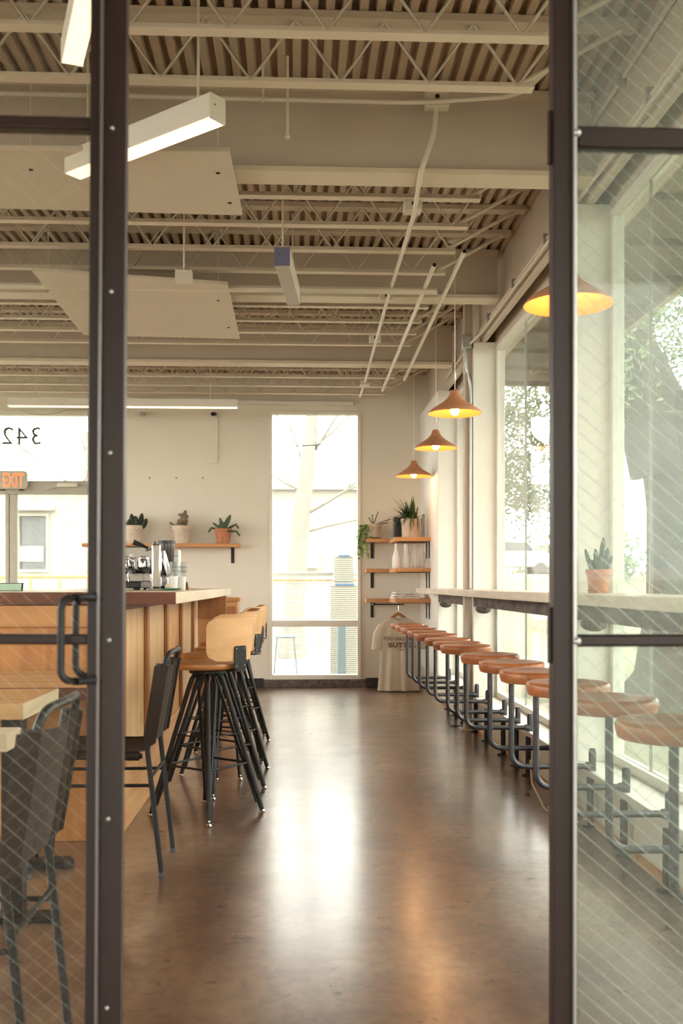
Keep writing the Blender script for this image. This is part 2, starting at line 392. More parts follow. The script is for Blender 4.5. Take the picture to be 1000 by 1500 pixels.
# other walls
lw = MB().box(-5.2, -5.05, -3.5, YF, 0, .6).box(-5.2, -5.05, -3.5, YF, 3.0, 3.9)
for k in range(6): lw.box(-5.2, -5.05, -3.5 + k * 2.88, -3.2 + k * 2.88, .6, 3.0)  # unseen window openings between these piers, added to let in daylight
lw.build('wall_left', 'wall')['kind'] = 'structure'
# right wall: low wall, ledge, header, columns, windows
MB().box(1.42, 1.60, -3.5, YF, 0, .237).build('wall_right', 'wall')['kind'] = 'structure'
MB().box(1.375, 1.60, -3.5, YF, .237, .267).build('trim_1', 'white_trim', bevel=.004)['kind'] = 'structure'
MB().box(1.395, 1.42, -3.5, YF, 0, .03).build('baseboard_window', 'wood_panel', bevel=.004)['kind'] = 'structure'
hz_ = W(894, 320, 5.06).z
MB().box(1.55, 1.70, -3.5, YF, hz_, 3.9).build('wall_header', 'beam_paint')['kind'] = 'structure'
MB().box(1.44, 1.475, -3.5, YF, W(806, 370, 5.75).z - .02, 3.50).build('trim_2', 'beam_paint', bevel=.004)['kind'] = 'structure'
cols = [(1.75, 2.15), (4.95, 5.30), (7.82, 8.15), (9.78, YF)]
for i, (a, b) in enumerate(cols):
    MB().box(XC, 1.62, a, b, .267, hz_ + .03).build('wall_pier_%s' % 'abcd'[i], 'white_trim', bevel=.003)['kind'] = 'structure'
for i, (a, b) in enumerate(cols[:3]):
    c = thing('steel_column', (XS + .03, a + .1, 0), ['tan steel post on the window pier hidden by the right door frame', 'tan steel post on the window pier nearest the camera', 'tan steel post on the window pier beside the second pendant lamp'][i], 'column')
    c['label'] = ['tan painted steel post on the window pier nearest the camera', 'tan painted steel post on the pier with the potted cactus', 'tan painted steel post carrying the grey flexible conduit'][i]
    MB().box(XS, XC + .003, a + .05, a + .12, 0, 3.36).build('post', 'beam_paint', c, bevel=.004)
    MB().box(XS - .03, XC, a - .0, a + .17, 0, .012).build('base_plate', 'beam_paint', c, bevel=.002)
    MB().box(XS - .03, XC + .02, a - .0, a + .17, 3.36, 3.372).build('cap_plate', 'beam_paint', c, bevel=.002)
def bay(n, y0, y1, joints):
    w_ = thing('window_%d' % n, (XG, y0, .267), None, None, kind='structure')
    for (a, b, c, d) in ((y0, y0 + .04, .267, hz_), (y1 - .04, y1, .267, hz_), (y0 + .04, y1 - .04, .267, .31), (y0 + .04, y1 - .04, hz_ - .045, hz_)):
        MB().box(XG - .02, XG + .04, a, b, c, d).build('window_frame', 'white_trim', w_, bevel=.003)
    ys = [y0 + .04] + joints + [y1 - .04]
    for i in range(len(ys) - 1): MB().box(XG + .004, XG + .014, ys[i] + .003, ys[i + 1] - .003, .31, hz_ - .045).build('pane', 'window_glass', w_)
    for j in joints: MB().box(XG + .002, XG + .016, j - .003, j + .003, .31, hz_ - .045).build('glass_joint', 'sign_housing', w_)
bay(2, -3.4, 1.75, [0, .9]); bay(3, 2.15, 4.95, [3.3, 4.45]); bay(4, 5.30, 7.82, [6.06, 6.92]); bay(5, 8.15, 9.78, [8.9])

# ceiling deck, one folded sheet
prof = []; x = -5.05
while x < 1.56:
    prof += [(x, ZD), (x + .032, ZD), (x + .040, ZD + .036), (x + .060, ZD + .036)]; x += .068
vs = []; fs = []
for (x, z) in prof: vs += [(x, -3.5, z), (x, YF, z)]
for i in range(len(prof) - 1): fs.append((2 * i, 2 * i + 1, 2 * i + 3, 2 * i + 2))
bw = MB().box(-5.2, -3.0, -3.65, -3.5, 0, 3.9).box(1.0, 1.9, -3.65, -3.5, 0, 3.9).box(-3.0, -1.3, -3.65, -3.5, 0, 3.9)  # unseen back wall, added to cut the light from behind
bw.box(-1.3, 1.0, -3.65, -3.5, 2.3, 3.9); bw.build('wall_back_added', 'wall')['kind'] = 'structure'  # opening below left in for some daylight
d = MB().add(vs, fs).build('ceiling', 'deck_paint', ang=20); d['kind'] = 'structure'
MB().box(-5.2, 1.9, -3.65, YF + .15, ZD + .07, ZD + .3).build('ceiling_roof', 'plastic_black')['kind'] = 'structure'  # unseen box over the deck, put there against sky light leaking in
# beams
BY = [(-.1 + 1.0, 1.915), (4.70, 1.915), (6.95, 1.977), (9.02, 1.964)]
names = ['white steel roof beam behind the door header, nearest the camera', 'deep smooth white roof beam above the near hanging light', 'smooth white roof beam behind the second ceiling panel', 'smooth white roof beam farthest from the camera, above the far shelves']
for i, (y, bz) in enumerate(BY):
    z0 = EYE + bz
    b = thing('roof_beam', (-1.8, y, z0), names[i], 'beam')
    MB().box(-5.0, 1.40, y + .06, y + .09, z0 + .02, ZD - .002).build('web_plate', 'beam_paint', b)
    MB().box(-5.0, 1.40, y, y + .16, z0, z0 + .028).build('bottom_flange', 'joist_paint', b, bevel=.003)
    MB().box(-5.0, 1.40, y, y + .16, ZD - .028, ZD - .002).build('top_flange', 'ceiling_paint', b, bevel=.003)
# open web joists
JB = EYE + 2.03
jy = [1.5, 1.95, 2.4, 2.85, 3.3, 3.74, 4.12, 5.32, 5.74, 6.17, 6.60, 7.42, 7.84, 8.2, 8.6, 9.45, 9.97, 10.42, 10.83]
def joist(y, ph, lb):
    j = thing('roof_joist', (-1.8, y, JB), None, 'joist', group='open web steel joists under the roof deck')
    j['label'] = lb
    b = MB()
    b.box(-5.0, .97, y - .008, y + .008, JB + .004, JB + .028).box(-5.0, .97, y - .028, y + .028, JB, JB + .006)
    b.build('bottom_chord', 'joist_paint', j)
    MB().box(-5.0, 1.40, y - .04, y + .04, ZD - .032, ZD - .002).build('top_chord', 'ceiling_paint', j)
    pts = []; x = -5.0 + ph; k = 0
    while x < .98:
        pts.append((x, y, JB + .014 if k % 2 == 0 else ZD - .02)); x += .182; k += 1
    if k % 2: pts.append((min(x, 1.2), y, ZD - .02))
    MB().tube(pts, .0105, 6).build('web_rod', 'conduit', j, ang=80)
    MB().tube([(.9, y, JB + .014), (1.36, y, ZD - .02)], .011, 6).build('end_rod', 'joist_paint', j)
OR = ['first', 'second', 'third', 'fourth', 'fifth', 'sixth', 'seventh']
def jlabel(y):
    if y < 4.7:
        k = sum(1 for q in jy if y <= q < 4.7)
        return 'open web roof joist, %s one on the camera side of the deep near beam' % OR[k - 1]
    lo, nm = max((b, n_) for b, n_ in ((4.70, 'deep near'), (6.95, 'middle'), (9.02, 'farthest')) if b < y)
    return 'open web roof joist, %s one beyond the %s roof beam' % (OR[sum(1 for q in jy if lo < q <= y) - 1], nm)
for i, y in enumerate(jy): joist(y, (i * .17) % .47, jlabel(y))

# ---------------------------------------------------------------- steel framed doors in front
DY = 1.75
def zpx(y): return EYE + (HZ - y) / F * DY
dx = [WX(q, DY) for q in (120 + 8, 144, 148, 180)]
ZT = 2.42
dL = thing('door_2', (W(128, 0, DY).x, DY, 0), 'open steel framed wire glass door leaf with a curved pull on the left', None, kind='structure')
def wires(x0, x1, z0, z1, y, parent, wl, wd):
    for (sl, wd_, mt, nm) in ((-1, wl, 'wire_lit', 'wire_strand'), (1, wd, 'wire_unlit', 'cross_wire')):  # lighting difference between the two directions is painted by colour and width
        b = MB(); an = R(41); step = .0235 / math.cos(an); tn = math.tan(an)
        c = z0 - (x1 - x0) * tn
        while c < z1 + (x1 - x0) * tn:
            # line z = c + sl*tn*(x-x0) clipped to the pane
            pa = []
            xa, xb = x0, x1
            za, zb_ = c, c + sl * tn * (x1 - x0)
            def clipz(z): return x0 + (z - c) / (sl * tn)
            lo, hi = (za, zb_) if za < zb_ else (zb_, za)
            if hi > z0 and lo < z1:
                xs_ = [xa, xb, clipz(z0), clipz(z1)]
                xs_ = sorted(q for q in xs_ if x0 - 1e-6 <= q <= x1 + 1e-6 and z0 - 1e-6 <= c + sl * tn * (q - x0) <= z1 + 1e-6)
                if len(xs_) >= 2 and xs_[-1] - xs_[0] > .003:
                    q0, q1 = xs_[0], xs_[-1]
                    b.tube([(q0, y, c + sl * tn * (q0 - x0)), (q1, y, c + sl * tn * (q1 - x0))], wd_, 4)
            c += step
        if b.v:
            o = b.build(nm, mt, parent); o['kind'] = 'stuff'
def leaf_panes(parent, x0, x1, gl, wl, wd, zlist):
    for (a, b) in zlist:
        g = MB().box(x0, x1, DY - .003, DY + .003, a, b).build('glass_pane', gl, parent)
        wires(x0, x1, a, b, DY + .0036, g, wl, wd)
zm1 = (zpx(201), zpx(183)); zm2 = (zpx(943), zpx(928))
zl = [(.02, zm2[0]), (zm2[1], zm1[0]), (zm1[1], ZT)]
xl0 = -.95
# stile: flat face + raised stop + angle flange
MB().box(dx[0], dx[1], DY - .018, DY + .018, 0, ZT).build('meeting_stile', 'door_steel', dL, bevel=.002)
MB().box(dx[1], dx[2], DY - .030, DY + .02, 0, ZT).build('stile_edge', 'edge_highlight', dL, bevel=.0015)  # painted highlight strip along the raised edge
MB().box(dx[2], dx[3], DY - .016, DY + .012, 0, ZT).build('stile_flange', 'door_steel', dL, bevel=.002)
for z in [zpx(q) for q in (200, 435, 667, 936, 1193, 1465)]:
    MB().blob(((dx[2] * .62 + dx[3] * .38), DY - .017, z), (.0042, .0035, .0042), 8, 6).build('bolt', 'galvanised', dL)
for (a, b) in (zm1, zm2): MB().box(xl0, dx[0], DY - .014, DY + .014, a, b).build('glazing_bar', 'door_steel', dL, bevel=.003)
MB().box(xl0, dx[0], DY - .016, DY + .016, 0, .02).build('bottom_rail', 'door_steel', dL, bevel=.002)
MB().box(xl0 - .05, xl0, DY - .018, DY + .018, 0, ZT).build('hinge_stile', 'door_steel', dL, bevel=.002)
MB().box(xl0 - .05, dx[3], DY - .018, DY + .018, ZT, ZT + .06).build('top_rail', 'door_steel', dL, bevel=.002)
leaf_panes(dL, xl0, dx[0], 'door_glass_left', .00016, .00014, zl)
# pulls, front and back
hx = WX(143, DY); zt, zb2 = W(150, 875, DY - .05).z, W(150, 998, DY - .05).z
for (s, hxl, zo) in ((-1, WX(86, DY - .06), 0), (1, WX(108, DY + .05), .0)):
    y0 = DY + s * .018; y1 = DY + s * .045
    pts = rounded([(hx, y0, zt), (hx - .01, y1, zt), (hxl, y1 + s * .01, zt), (hxl, y1 + s * .01, zb2), (hx - .01, y1, zb2), (hx, y0, zb2)], .022, 6)
    h = MB().tube(pts, .0065, 10).build('pull_handle', 'black_steel', dL)
    for z in (zt, zb2): MB().blob((hx, y0 - s * .0, z), (.009, .006, .009), 10, 6).build('pull_rosette', 'black_steel', h)
dL.rotation_euler = (0, R(.35), 0); dL.location.x += -.004
dR = thing('door_3', (WX(825, DY), DY, 0), 'steel framed wire glass panel with hinges on the right', None, kind='structure')
rx = [WX(q, DY) for q in (807, 834, 839, 843)]; xr1 = 1.29
MB().box(rx[0], rx[1], DY - .016, DY + .018, 0, ZT).build('hinge_stile', 'door_steel', dR, bevel=.002)
MB().box(rx[1], rx[2], DY - .026, DY + .018, 0, ZT).build('stile_edge', 'galvanised', dR, bevel=.0015)  # pale strip paints the lit edge of this stile
MB().box(rx[2], rx[3], DY - .012, DY + .012, 0, ZT).build('glazing_stop', 'door_steel', dR, bevel=.002)
for (a, b) in ((zpx(213), zpx(181)), (zpx(948), zpx(930))):
    bb = MB().box(rx[3], xr1, DY - .014, DY + .014, a, b).build('glazing_bar', 'door_steel', dR, bevel=.004)
    MB().blob((rx[2], DY - .026, (a + b) / 2), .007, 10, 8).build('bolt', 'galvanised', dR)
leaf_panes(dR, rx[3], xr1, 'door_glass_right', .00062, .00026, [(.02, zpx(948)), (zpx(930), zpx(213)), (zpx(181), ZT)])
MB().box(rx[3], xr1, DY - .016, DY + .016, 0, .02).build('bottom_rail', 'door_steel', dR, bevel=.002)
MB().box(xr1, xr1 + .05, DY - .018, DY + .018, 0, ZT).build('wall_stile', 'door_steel', dR, bevel=.002)
MB().box(rx[0], xr1 + .05, DY - .018, DY + .018, ZT, ZT + .06).build('top_rail', 'door_steel', dR, bevel=.002)
for (y0, y1) in ((158, 236), (890, 972)):
    hn = MB().tube([(rx[0] - .003, DY - .004, zpx(y0)), (rx[0] - .003, DY - .004, zpx(y1))], .005, 10).build('hinge', 'door_steel', dR)
MB().box(dx[3] + .004, rx[0] - .004, DY - .02, DY + .02, ZT, ZT + .06).build('trim_3', 'door_steel', bevel=.002)['kind'] = 'structure'

# ---------------------------------------------------------------- window counter and its stools
e = .006
poly = [(1.20, .9), (1.20, 10.15), (XC - e, 10.15), (XC - e, 9.78 - e), (1.545, 9.78 - e),
        (1.545, 8.15 + e), (XC - e, 8.15 + e), (XC - e, 7.82 + .12 + e), (XS - e, 7.82 + .12 + e), (XS - e, 7.82 + .05 - e), (XC - e, 7.82 + .05 - e), (XC - e, 7.82 - e), (1.545, 7.82 - e),
        (1.545, 5.30 + e), (XC - e, 5.30 + e), (XC - e, 4.95 + .12 + e), (XS - e, 4.95 + .12 + e), (XS - e, 4.95 + .05 - e), (XC - e, 4.95 + .05 - e), (XC - e, 4.95 - e), (1.545, 4.95 - e),
        (1.545, 2.15 + e), (XC - e, 2.15 + e), (XC - e, 1.75 + .12 + e), (XS - e, 1.75 + .12 + e), (XS - e, 1.75 + .05 - e), (XC - e, 1.75 + .05 - e), (XC - e, 1.75 - e), (1.545, 1.75 - e), (1.545, .9)]
cz = 1.105
ct = thing('window_counter', (1.38, 5.5, cz - .047), 'long pale wooden counter running along the windows above the round stools', 'counter')
MB().prism(poly, cz - .047, cz).build('countertop', 'wood_counter', ct, bevel=.003)
for (a, b) in ((2.15 + e, 4.95 - e), (5.30 + e, 7.82 - e), (8.15 + e, 9.78 - e)):
    MB().box(1.37, 1.44, a, b, cz - .047 - .085, cz - .047).build('apron', 'weathered', ct, bevel=.004)
    MB().blob((1.42, b - .16, cz - .15), (.06, .10, .035), 12, 7).build('live_edge_corbel', 'weathered', ct)

def round_stool():
    s = thing('window_stool', (1.006, 0, 0), None, 'stool', group='round pipe-leg stools along the window counter')
    zt_ = .785
    pr = [(.02, -.05), (.140, -.05), (.147, -.047), (.152, -.03), (.154, -.012), (.150, -.003), (.141, 0), (.09, -.003), (.02, -.004)]
    MB().lathe([(0.0001, -.05)] + pr[1:] + [(.0001, -.004)], (0, 0, zt_), 40).build('seat', 'wood_seat', s, local=True, ang=50)
    pts = rounded([(0, 0, zt_ - .05), (0, 0, .29), (.385, 0, .29)], .075, 7)
    MB().tube(pts, .0135, 12).build('pipe_leg', 'pipe_steel', s, local=True)
    po = MB().tube([(.385, 0, .268), (.385, 0, .362)], .0175, 12).build('wall_post', 'pipe_steel', s, local=True)
    MB().tube([(.355, 0, .29), (.385, 0, .29)], .019, 12).build('pipe_coupling', 'pipe_steel', po, local=True)
    MB().tube([(.385, 0, .362), (.385, 0, .372)], .014, 12).build('pipe_plug', 'pipe_steel', po, local=True)
    fl = MB().tube([(.375, 0, .012), (.375, 0, .236)], .0165, 12).build('floor_post', 'black_steel', s, local=True)
    MB().lathe([(.04, 0), (.04, .007), (.022, .012)], (.375, 0, 0), 16).build('flange', 'black_steel', fl, local=True)
    MB().lathe([(.045, 0), (.045, .006), (.02, .012)], (0, 0, zt_ - .062), 16).build('seat_flange', 'pipe_steel', s, local=True)
    return s
SY = [2.66, 3.22, 3.72, 4.22, 4.71, 5.24, 5.99, 6.32, 6.73, 7.33, 7.78, 8.30, 8.76, 9.20]
ordn = ['nearest', 'second nearest', 'third nearest', 'fourth nearest', 'fifth nearest', 'sixth nearest', 'seventh nearest', 'eighth nearest', 'seventh farthest', 'sixth farthest', 'fifth farthest', 'fourth farthest', 'third farthest', 'second farthest', 'farthest']
proto = round_stool(); km = tree_map(proto)
n = len(SY)
special = {0: 'round wooden pipe-leg stool cut off by the right photo edge', 1: 'round wooden pipe-leg stool seen whole through the right glass', 2: 'round wooden stool split by the right door frame, its pipe leg hidden behind it', 3: 'round wooden stool meeting the right door frame, its pipe leg just left of it',
           n - 1: 'farthest round pipe-leg stool, in front of the hanging shirt'}
for i, y in enumerate(SY):
    o = proto if i == 0 else copy_tree(proto, km)
    o.location = (1.006, y, 0); o.rotation_euler = (0, 0, 0)
    nth = ['', '', '', '', 'second', 'third', 'fourth', 'fifth', 'sixth', 'seventh'][i] if i < 10 else ''
    o['label'] = special.get(i) or ('round wooden pipe-leg stool, %s one left of the right door frame' % nth if i < 9 else 'round wooden pipe-leg stool, %s in the window row' % ['fifth from the far end', 'fourth from the far end', 'third from the far end', 'second from the far end'][i - 9])
    if i: 
        seat = [k for k in bpy.data.objects if k.parent == o and k.name.startswith('seat') and 'flange' not in k.name][0]
        seat.rotation_euler = (0, 0, random.uniform(0, 6))

# ---------------------------------------------------------------- pendants
def pendant():
    s = thing('pendant_lamp', (0, 0, 0), None, 'lamp', group='clay pendant lamps over the window counter')
    P = [(.180, 0), (.177, .010), (.150, .034), (.115, .055), (.080, .078), (.052, .104), (.036, .130), (.030, .150), (.024, .158), (.008, .160)]
    b = MB(); k = len(P); N = 48
    for (r, z) in P:
        for j in range(N): a = 2 * math.pi * j / N; b.v.append((r * math.cos(a), r * math.sin(a), z))
    b.f = [(i * N + j, i * N + (j + 1) % N, (i + 1) * N + (j + 1) % N, (i + 1) * N + j) for i in range(k - 1) for j in range(N)]
    b.build('shade', 'shade_clay', s, local=True, ang=60)
    b = MB(); P2 = [(.180, 0), (.172, .006), (.146, .028), (.111, .049), (.076, .070), (.048, .096), (.0001, .110)]
    for (r, z) in P2:
        for j in range(N): a = 2 * math.pi * j / N; b.v.append((r * math.cos(a), r * math.sin(a), z))
    b.f = [(i * N + j, (i + 1) * N + j, (i + 1) * N + (j + 1) % N, i * N + (j + 1) % N) for i in range(len(P2) - 1) for j in range(N)]
    b.build('shade_lining', 'shade_inside', s, local=True, ang=60)
    MB().blob((0, 0, .022), (.030, .030, .034), 16, 10).build('light_bulb', 'bulb', s, local=True)
    MB().tube([(0, 0, .055), (0, 0, .098)], .016, 12).build('lamp_socket', 'ceramic_white', s, local=True)
    MB().tube([(0, 0, .160), (0, 0, ZD - 2.28 - .03)], .0035, 6).build('cord', 'conduit', s, local=True)
    MB().tube([(0, 0, .23), (0, 0, .275)], .007, 8).build('cord_grip', 'galvanised', s, local=True)
    MB().lathe([(.045, 0), (.045, .02), (.01, .03)], (0, 0, ZD - 2.28 - .035), 16).build('ceiling_cup', 'conduit', s, local=True)
    return s
LP = [((832), 447, 4.07, 'terracotta clay pendant lamp half behind the right door frame, nearest'), (666, 606, 6.75, 'clay pendant lamp second from the camera, highest of the three free-hanging'),
      (638, 657, 8.55, 'clay pendant lamp middle of the three left of the door frame'), (606, 698, 10.1, 'farthest and lowest clay pendant lamp, near the corner plants')]
pr = pendant(); km = tree_map(pr)
for i, (px, py, Y, lb) in enumerate(LP):
    o = pr if i == 0 else copy_tree(pr, km)
    q = W(px, py, Y); o.location = q; o['label'] = lb
    L = bpy.data.lights.new('bulb_light', 'POINT'); L.energy = 3.2; L.color = (1, .55, .22); L.shadow_soft_size = .02
    lo = bpy.data.objects.new('bulb_light', L); COL.objects.link(lo); lo.parent = o; lo.location = (0, 0, -.028)

# ---------------------------------------------------------------- linear lights, ceiling panels, conduits
def linear(p0, p1, wd, ht, label, lens='lamp_diffuser', endm='fixture', rods=(.12, .88), lit=True):
    p0, p1 = Vector(p0), Vector(p1); d = (p1 - p0); L = d.length; a = math.atan2(d.y, d.x)
    s = thing('linear_light', p0, label, 'light', rz=a, group=None)
    MB().box(.006, L - .006, -wd / 2, wd / 2, .006, ht).build('housing', 'fixture', s, local=True, bevel=.002)
    for x in (0, L - .006): 
        e = MB().box(x, x + .006, -wd / 2 - .001, wd / 2 + .001, .0, ht + .001).build('end_cap', endm, s, local=True, bevel=.001)
        MB().blob((x + (-.001 if x == 0 else .007), wd * .2, ht * .6), .003, 8, 6).build('screw', 'black_steel', e, local=True)
    MB().box(.008, L - .008, -wd / 2 + .004, wd / 2 - .004, .0, .0055).build('diffuser', lens, s, local=True)
    for q in rods: MB().tube([(L * q, 0, ht), (L * q, 0, ZD - p0.z - .01)], .0055, 8).build('hanging_rod', 'conduit', s, local=True)
    return s
mat('lens_off', (.42, .36, .29), .5)
a = W(319, 178, 3.95); b = W(106, 268, 4.52); b.z = a.z
linear(a, b, .085, .10, 'lit white linear pendant light crossing behind the left door stile')
a = W(97, 96, 3.5); linear((a.x + .02, 3.5, a.z), (-.37, 2.3, a.z), .075, .085, 'bright linear pendant light at the top left corner, behind the glass')
a = W(413, 389, 5.6); b = W(430, 444, 6.4); linear((a.x, 5.6, a.z), (b.x, 6.4, a.z), .085, .10, 'unlit linear pendant light with a dark violet end cap', 'lens_off', 'fixture_end', rods=(.05, .9))
a = W(348, 598, 10.3); linear((a.x, 10.3, a.z), (a.x - 2.3, 10.3, a.z), .08, .085, 'far linear pendant light level above the plant shelf')
a = W(60, 432, 7.0)
def cloud(pts, z, label, screws):
    s = thing('ceiling_panel', (sum(p[0] for p in pts) / 4, sum(p[1] for p in pts) / 4, z), label, 'ceiling panel')
    MB().prism(pts, z, z + .022).build('board', 'cloud_panel', s, bevel=.002)
    for (x, y) in screws:
        MB().blob((x, y, z - .001), (.012, .012, .004), 8, 4).build('screw', 'black_steel', s)
        MB().tube([(x, y, z + .022), (x, y, ZD - .01)], .004, 6).build('hanging_rod', 'conduit', s)
zc = EYE + 1.87
p = [W(335, 224, 4.39), W(355, 317, 5.15), W(-60, 328, 5.1), W(-60, 238, 4.42)]
cloud([(q.x, q.y) for q in p], zc, 'large cream acoustic ceiling panel behind the near lit pendant light', [(-.36, 4.62), (-.33, 4.98), (-1.2, 4.62)])
p = [W(333, 419, 6.35), W(351, 498, 7.75), W(122, 494, 7.68), W(47, 404, 6.12)]
cloud([(q.x, q.y) for q in p], zc, 'cream slanted acoustic ceiling panel with a pointed left corner', [(-.52, 6.7), (-.50, 7.4), (-1.58, 6.5), (-1.5, 7.45)])

def run(name, pts, r, m, label, cat='conduit', boxes=(), n=8):
    s = thing(name, pts[0], label, cat)
    MB().tube(pts, r, n).build('tube', m, s)
    for (x, y, z, a, b, c) in boxes:
        bx = MB().box(x - a / 2, x + a / 2, y - b / 2, y + b / 2, z - c / 2, z + c / 2).build('junction_box', 'conduit', s, bevel=.003)
        MB().blob((x, y - b / 2 - .001, z + c * .1), (.011, .004, .011), 10, 6).build('knockout', 'black_steel', bx)
    return s
b1 = W(642, 138, 4.58); b2 = W(604, 304, 5.25); b3 = W(565, 437, 6.9); b4 = W(549, 497, 8.06); b5 = W(534, 562, 9.7)
zc2 = EYE + 1.93
run('conduit_run', rounded([(b1.x, 4.64, b1.z), (b1.x - .01, 4.64, EYE + 2.08), (b1.x - .075, 4.63, EYE + 1.895), (b2.x, 5.2, zc2 - .03), (b3.x, 6.9, zc2 - .02), (b4.x, 8.06, zc2 - .02), (b5.x, 9.7, zc2), (b5.x, 10.4, zc2)], .05, 4), .0115, 'conduit',
    'painted conduit with five junction boxes running away down the ceiling', boxes=[(b1.x, 4.64, b1.z, .11, .05, .08), (b2.x, b2.y, b2.z, .09, .09, .05), (b3.x, b3.y, b3.z, .09, .09, .045), (b4.x, b4.y, b4.z, .09, .09, .045), (b5.x, b5.y, b5.z, .09, .09, .045)])
a = W(636, 388, 6.0); b = W(560, 572, 9.9)
s = run('open_pipe', [(a.x, 6.0, a.z), (b.x, 9.9, b.z)], .014, 'conduit', 'left of two slanting open-ended ceiling pipes', 'pipe'); MB().tube([(a.x, 5.998, a.z), (a.x, 6.002, a.z)], .012, 10).build('pipe_mouth', 'black_steel', s)
a = W(680, 368, 5.8); b = W(592, 556, 9.4)
s = run('open_pipe', [(a.x, 5.8, a.z), (b.x, 9.4, b.z)], .014, 'conduit', 'right of two slanting open-ended ceiling pipes', 'pipe'); MB().tube([(a.x, 5.798, a.z), (a.x, 5.802, a.z)], .012, 10).build('pipe_mouth', 'black_steel', s)
# conduits on the fascia above the windows
for (px, py, Y, r, lb) in ((868, 180, 4.8, .010, 'upper thin conduit along the fascia above the windows'), (806, 345, 5.65, .011, 'lower thin conduit along the fascia above the windows')):
    q = W(px, py, Y); s = run('conduit_run', [(1.425, 1.6, q.z), (1.425, 9.6 if r > .0105 else 5.1, q.z)], r, 'conduit', lb)
    for k in range(5 if r < .0105 else 9):
        y = 2.2 + k * .72 if r < .0105 else 2.3 + k * .85
        MB().box(1.40, 1.442, y, y + .02, q.z - .03, q.z + .03).build('strap', 'galvanised', s, bevel=.002)
q = W(806, 345, 5.65); run('conduit_run', [(1.405, 1.6, q.z - .05), (1.405, 7.7, q.z - .05), (1.345, 7.80, q.z - .10)], .009, 'conduit', 'lowest thin conduit on the fascia, bending to the grey box on the steel post')
s = thing('conduit_drop', (1.33, 7.86, 2.9), 'grey flexible conduit dropping from a grey box down the far steel post', 'conduit')
q = W(683, 502, 7.84); MB().box(q.x - .04, q.x + .035, 7.80, 7.868, q.z - .05, q.z + .055).build('switch_box', 'galvanised', s, bevel=.004)
MB().tube(rounded([(q.x - .01, 7.84, q.z - .05), (q.x - .01, 7.84, q.z - .18), (q.x + .035, 7.84, q.z - .33), (q.x + .035, 7.84, 1.11)], .08, 6), .011, 10).build('flexible_tube', 'galvanised', s)
run('conduit_run', rounded([(-5, 4.6, EYE + 2.21), (.55, 4.6, EYE + 2.20), (1.02, 4.6, EYE + 2.24), (1.16, 4.3, EYE + 2.29)], .1, 5), .011, 'conduit', 'conduit along the top of the near beam, curving forward at the right')
for (px, y0, y1, Y, lb) in ((421, 0, 200, 4.45, 'thin painted drop rod ending in the middle of the near beam'), (385, 0, 146, 4.5, 'shorter painted drop rod left of the long one on the near beam')):
    t0 = W(px, y1, Y); s = run('drop_rod', [(t0.x, Y, ZD), (t0.x, Y, t0.z)], .006, 'conduit', lb, 'rod'); MB().blob((t0.x, Y, t0.z), .012, 8, 6).build('rod_tip', 'conduit', s)
q = W(270, 407, 6.05); s = thing('ceiling_box', q, 'small painted electrical box above the slanted ceiling panel', 'electrical box'); MB().box(q.x - .05, q.x + .05, 6.0, 6.06, q.z - .035, q.z + .035).build('box_body', 'conduit', s, bevel=.003)
MB().tube([(q.x, 6.03, q.z + .03), (q.x, 6.03, ZD - .01)], .006).build('stem', 'conduit', s)
# thin pipe across joists at mid height (sprinkler branch) left side
q = W(60, 424, 6.5); run('sprinkler_pipe', [(-4.9, 6.48, EYE + 1.885), (.9, 6.48, EYE + 1.885)], .022, 'conduit', 'straight white pipe crossing the ceiling behind the violet-ended light', 'pipe')
q = W(360, 590, 11.1); MB().box(-1.9, .62, 11.1, 11.18, q.z - .01, q.z + .025).build('trim_4', 'fixture', bevel=.003)['kind'] = 'structure'

# ---------------------------------------------------------------- bar
bar = thing('bar', (-1.2, 6.4, 0), 'long wooden bar front of upright boards with a plank skirting', 'bar')
BX, B0, B1 = -.80, 4.56, 8.35
zt_ = 1.112; zu = zt_ - .056
MB().box(BX - .8, BX - .03, B0 + .02, B1, 0, zu - .02).build('bar_core', 'wood_panel', bar)
edges = [4.56, 4.70, 5.45, 6.26, 7.05, 7.86, 8.35]
for i in range(len(edges) - 1):
    a, b = edges[i], edges[i + 1]; k = 2 if b - a > .4 else 1
    for j in range(k):
        y0 = a + (b - a) * j / k; y1 = a + (b - a) * (j + 1) / k
        MB().box(BX - .03, BX - .012 - .002 * (j % 2), y0 + .003, y1 - .003, .30, zu - .03).build('board', ['wood_panel_light', 'wood_panel'][i % 3 == 0], bar, bevel=.002)
    MB().box(BX - .012, BX + .008, a - .035, a + .035, .30, zu - .03).build('batten', 'wood_batten', bar, bevel=.002)
for (a, b) in ((4.56, 5.9), (5.9, 7.2), (7.2, 8.35)): MB().box(BX - .03, BX + .004, a, b - .004, 0, .30).build('skirting_plank', 'wood_skirting', bar, bevel=.003)
MB().box(BX - .03, BX + .0, B0, B1, zu - .03, zu - .004).build('shadow_strip', 'wood_dark_front', bar)  # dark strip paints the shadow line under the countertop
